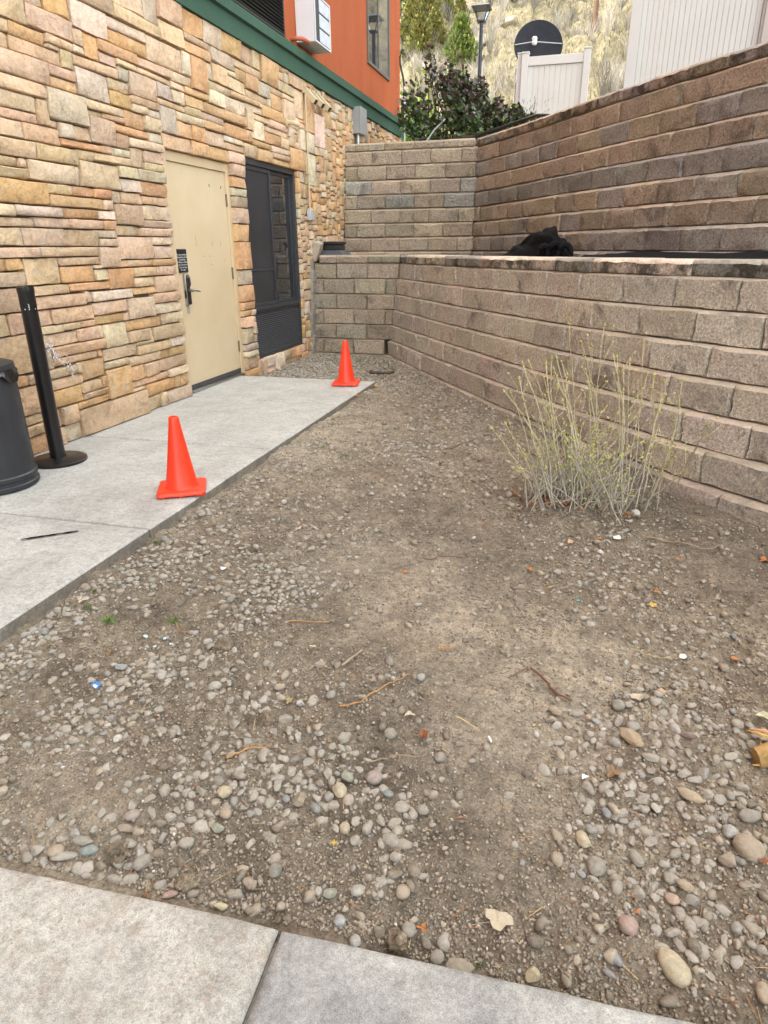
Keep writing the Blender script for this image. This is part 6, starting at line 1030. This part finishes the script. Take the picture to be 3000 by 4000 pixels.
for sx,sy in ((1,1),(1,-1),(-1,1),(-1,-1)):
    MB().tube([(sx*.07,sy*.07,LPZ+.03),(sx*.15,sy*.15,LPZ+.25)],.012,6).build('strut',DKM,lp)
gl=m_glass('lantern glass',(.5,.5,.5),1.45,.05); MATS['lg']=gl
nt_=gl.node_tree.nodes['Principled BSDF']; nt_.inputs['Transmission Weight'].default_value=1.; nt_.inputs['Base Color'].default_value=(.95,.95,.95,1); nt_.inputs['IOR'].default_value=1.05
for k in range(4): 
    M_=Matrix.Rotation(R(90*k),4,'Z'); MB().add([M_@Vector(q) for q in ((.066,-.066,LPZ+.035),(.066,.066,LPZ+.035),(.145,.145,LPZ+.245),(.145,-.145,LPZ+.245))],[(0,1,2,3)]).build('pane',gl,lp)
MB().add([(.19,.19,LPZ+.24),(-.19,.19,LPZ+.24),(-.19,-.19,LPZ+.24),(.19,-.19,LPZ+.24),(.19,.19,LPZ+.26),(-.19,.19,LPZ+.26),(-.19,-.19,LPZ+.26),(.19,-.19,LPZ+.26),(.07,.07,LPZ+.325),(-.07,.07,LPZ+.325),(-.07,-.07,LPZ+.325),(.07,-.07,LPZ+.325)],[(3,2,1,0),(0,1,5,4),(1,2,6,5),(2,3,7,6),(3,0,4,7),(4,5,9,8),(5,6,10,9),(6,7,11,10),(7,4,8,11),(8,9,10,11)]).build('roof_cap',DKM,lp)
MB().lathe([(0,.315),(.04,.325),(.025,.35),(.0,.365)],12,(0,0,LPZ)).build('finial',DKM,lp,smooth=True)
ds=empty('satellite_dish',(2.38,17.3,HZ(2.38,17.3)-.05)); tag(ds,'large round black satellite dish behind the white fence panel','satellite dish'); DZ=5.38-ds.location.z
DISH=simple('faded black dish',(.012,.015,.022),.6,var=.35,scale=6,spec=.25)
def dish():
    n=48; prof=[(0,.10),(.15,.094),(.3,.075),(.42,.045),(.5,.012),(.52,0),(.51,-.012),(.3,.05),(0,.07)]; mb=MB()
    for s_ in (0,): mb.lathe([(a,-b) for a,b in prof],n)
    M_=Matrix.Translation((0,0,DZ))@Matrix.Rotation(R(12),4,'Z')@Matrix.Rotation(R(74),4,'X'); mb.v=[tuple(M_@Vector(q)) for q in mb.v]; mb.build('reflector',DISH,ds,smooth=True,angle=50)
    A=M_@Vector((-.50,.02,.0)); B=M_@Vector((.5,.02,0)); Cc=M_@Vector((-.1,.02,.10)); MB().tube([A,Cc],.012,8).tube([Cc,B],.012,8).build('feed_arm',GALV,ds,smooth=True)
    MB().lathe([(0,-.07),(.04,-.06),(.058,-.02),(.052,.03),(.06,.06),(.04,.09),(0,.10)],14,tuple(Cc)).build('receiver',simple('white plastic',(.7,.7,.7),.4),ds,smooth=True)
    MB().tube([(.05,.34,0),(.05,.34,DZ)],.045,12).build('mast',GALV,ds,smooth=True); MB().box(-.02,.12,.20,.36,DZ-.12,DZ+.1).build('mount',DKM,ds)
dish()
up=empty('utility_pole',(3.25,50,HZ(3.25,50)-.5)); tag(up,'thin brown wooden utility pole right of the dish','utility pole')
MB().tube([(0,0,0),(0,0,5),(0,0,11)],[.15,.13,.11],12).build('pole',simple('creosoted wood',(.13,.07,.04),.85),up,smooth=True)
MB().box(-1.0,1.0,-.06,.06,10.2,10.35).build('crossarm',simple('crossarm wood',(.14,.09,.06),.85),up)
# white splash and dark streak
def marks():
    rr=random.Random(2); V=[]
    mb=MB()
    for k in range(150):
        t=rr.random(); y=-.10+.24*t+rr.gauss(0,.016); z=.10-.24*t+rr.gauss(0,.026); w=rr.uniform(.0015,.006); h=w*rr.uniform(.8,2.2); a=[(.0,y+w*math.cos(q)*rr.uniform(.6,1.1),z+h*math.sin(q)*rr.uniform(.6,1.1)) for q in (0,.9,1.8,2.7,3.6,4.5,5.4)]
        mb.add(a,[tuple(range(7))])
    o=mb.build('splatter',simple('white paint',(.68,.70,.74),.6),ps); o['kind']='stuff'
    # wrap onto the stones: project each splat to the stone face
    dg=bpy.context.evaluated_depsgraph_get(); dg.update()
    me=o.data; base=Vector(ps.location)
    for p in me.polygons:
        c=p.center+base; hit,loc,nor,idx,ob,mt=S.ray_cast(dg,(.6,c.y,c.z),(-1,0,0))
        for vi in p.vertices: me.vertices[vi].co.x=(loc.x if hit else .1)+.003-base.x
    mb=MB()
    for k in range(26):
        t=k/25; x=1.10+.19*t; y=2.445+.15*t; w=.004+.005*math.sin(t*9)**2+rr.uniform(0,.003); L=.012; d=Vector((.79,.62,0)); s=Vector((-.62,.79,0))
        if k in (8,9) : w*=1.8
        p=Vector((x,y,.0045)); mb.add([p-d*L-s*w,p+d*L-s*w*.8,p+d*L+s*w,p-d*L+s*w*.7],[(0,1,2,3)])
    o=mb.build('oil_streak',simple('dark stain',(.05,.045,.04),.7)); tag(o,'dark wet streak on the walkway slab at left','stain')
marks()
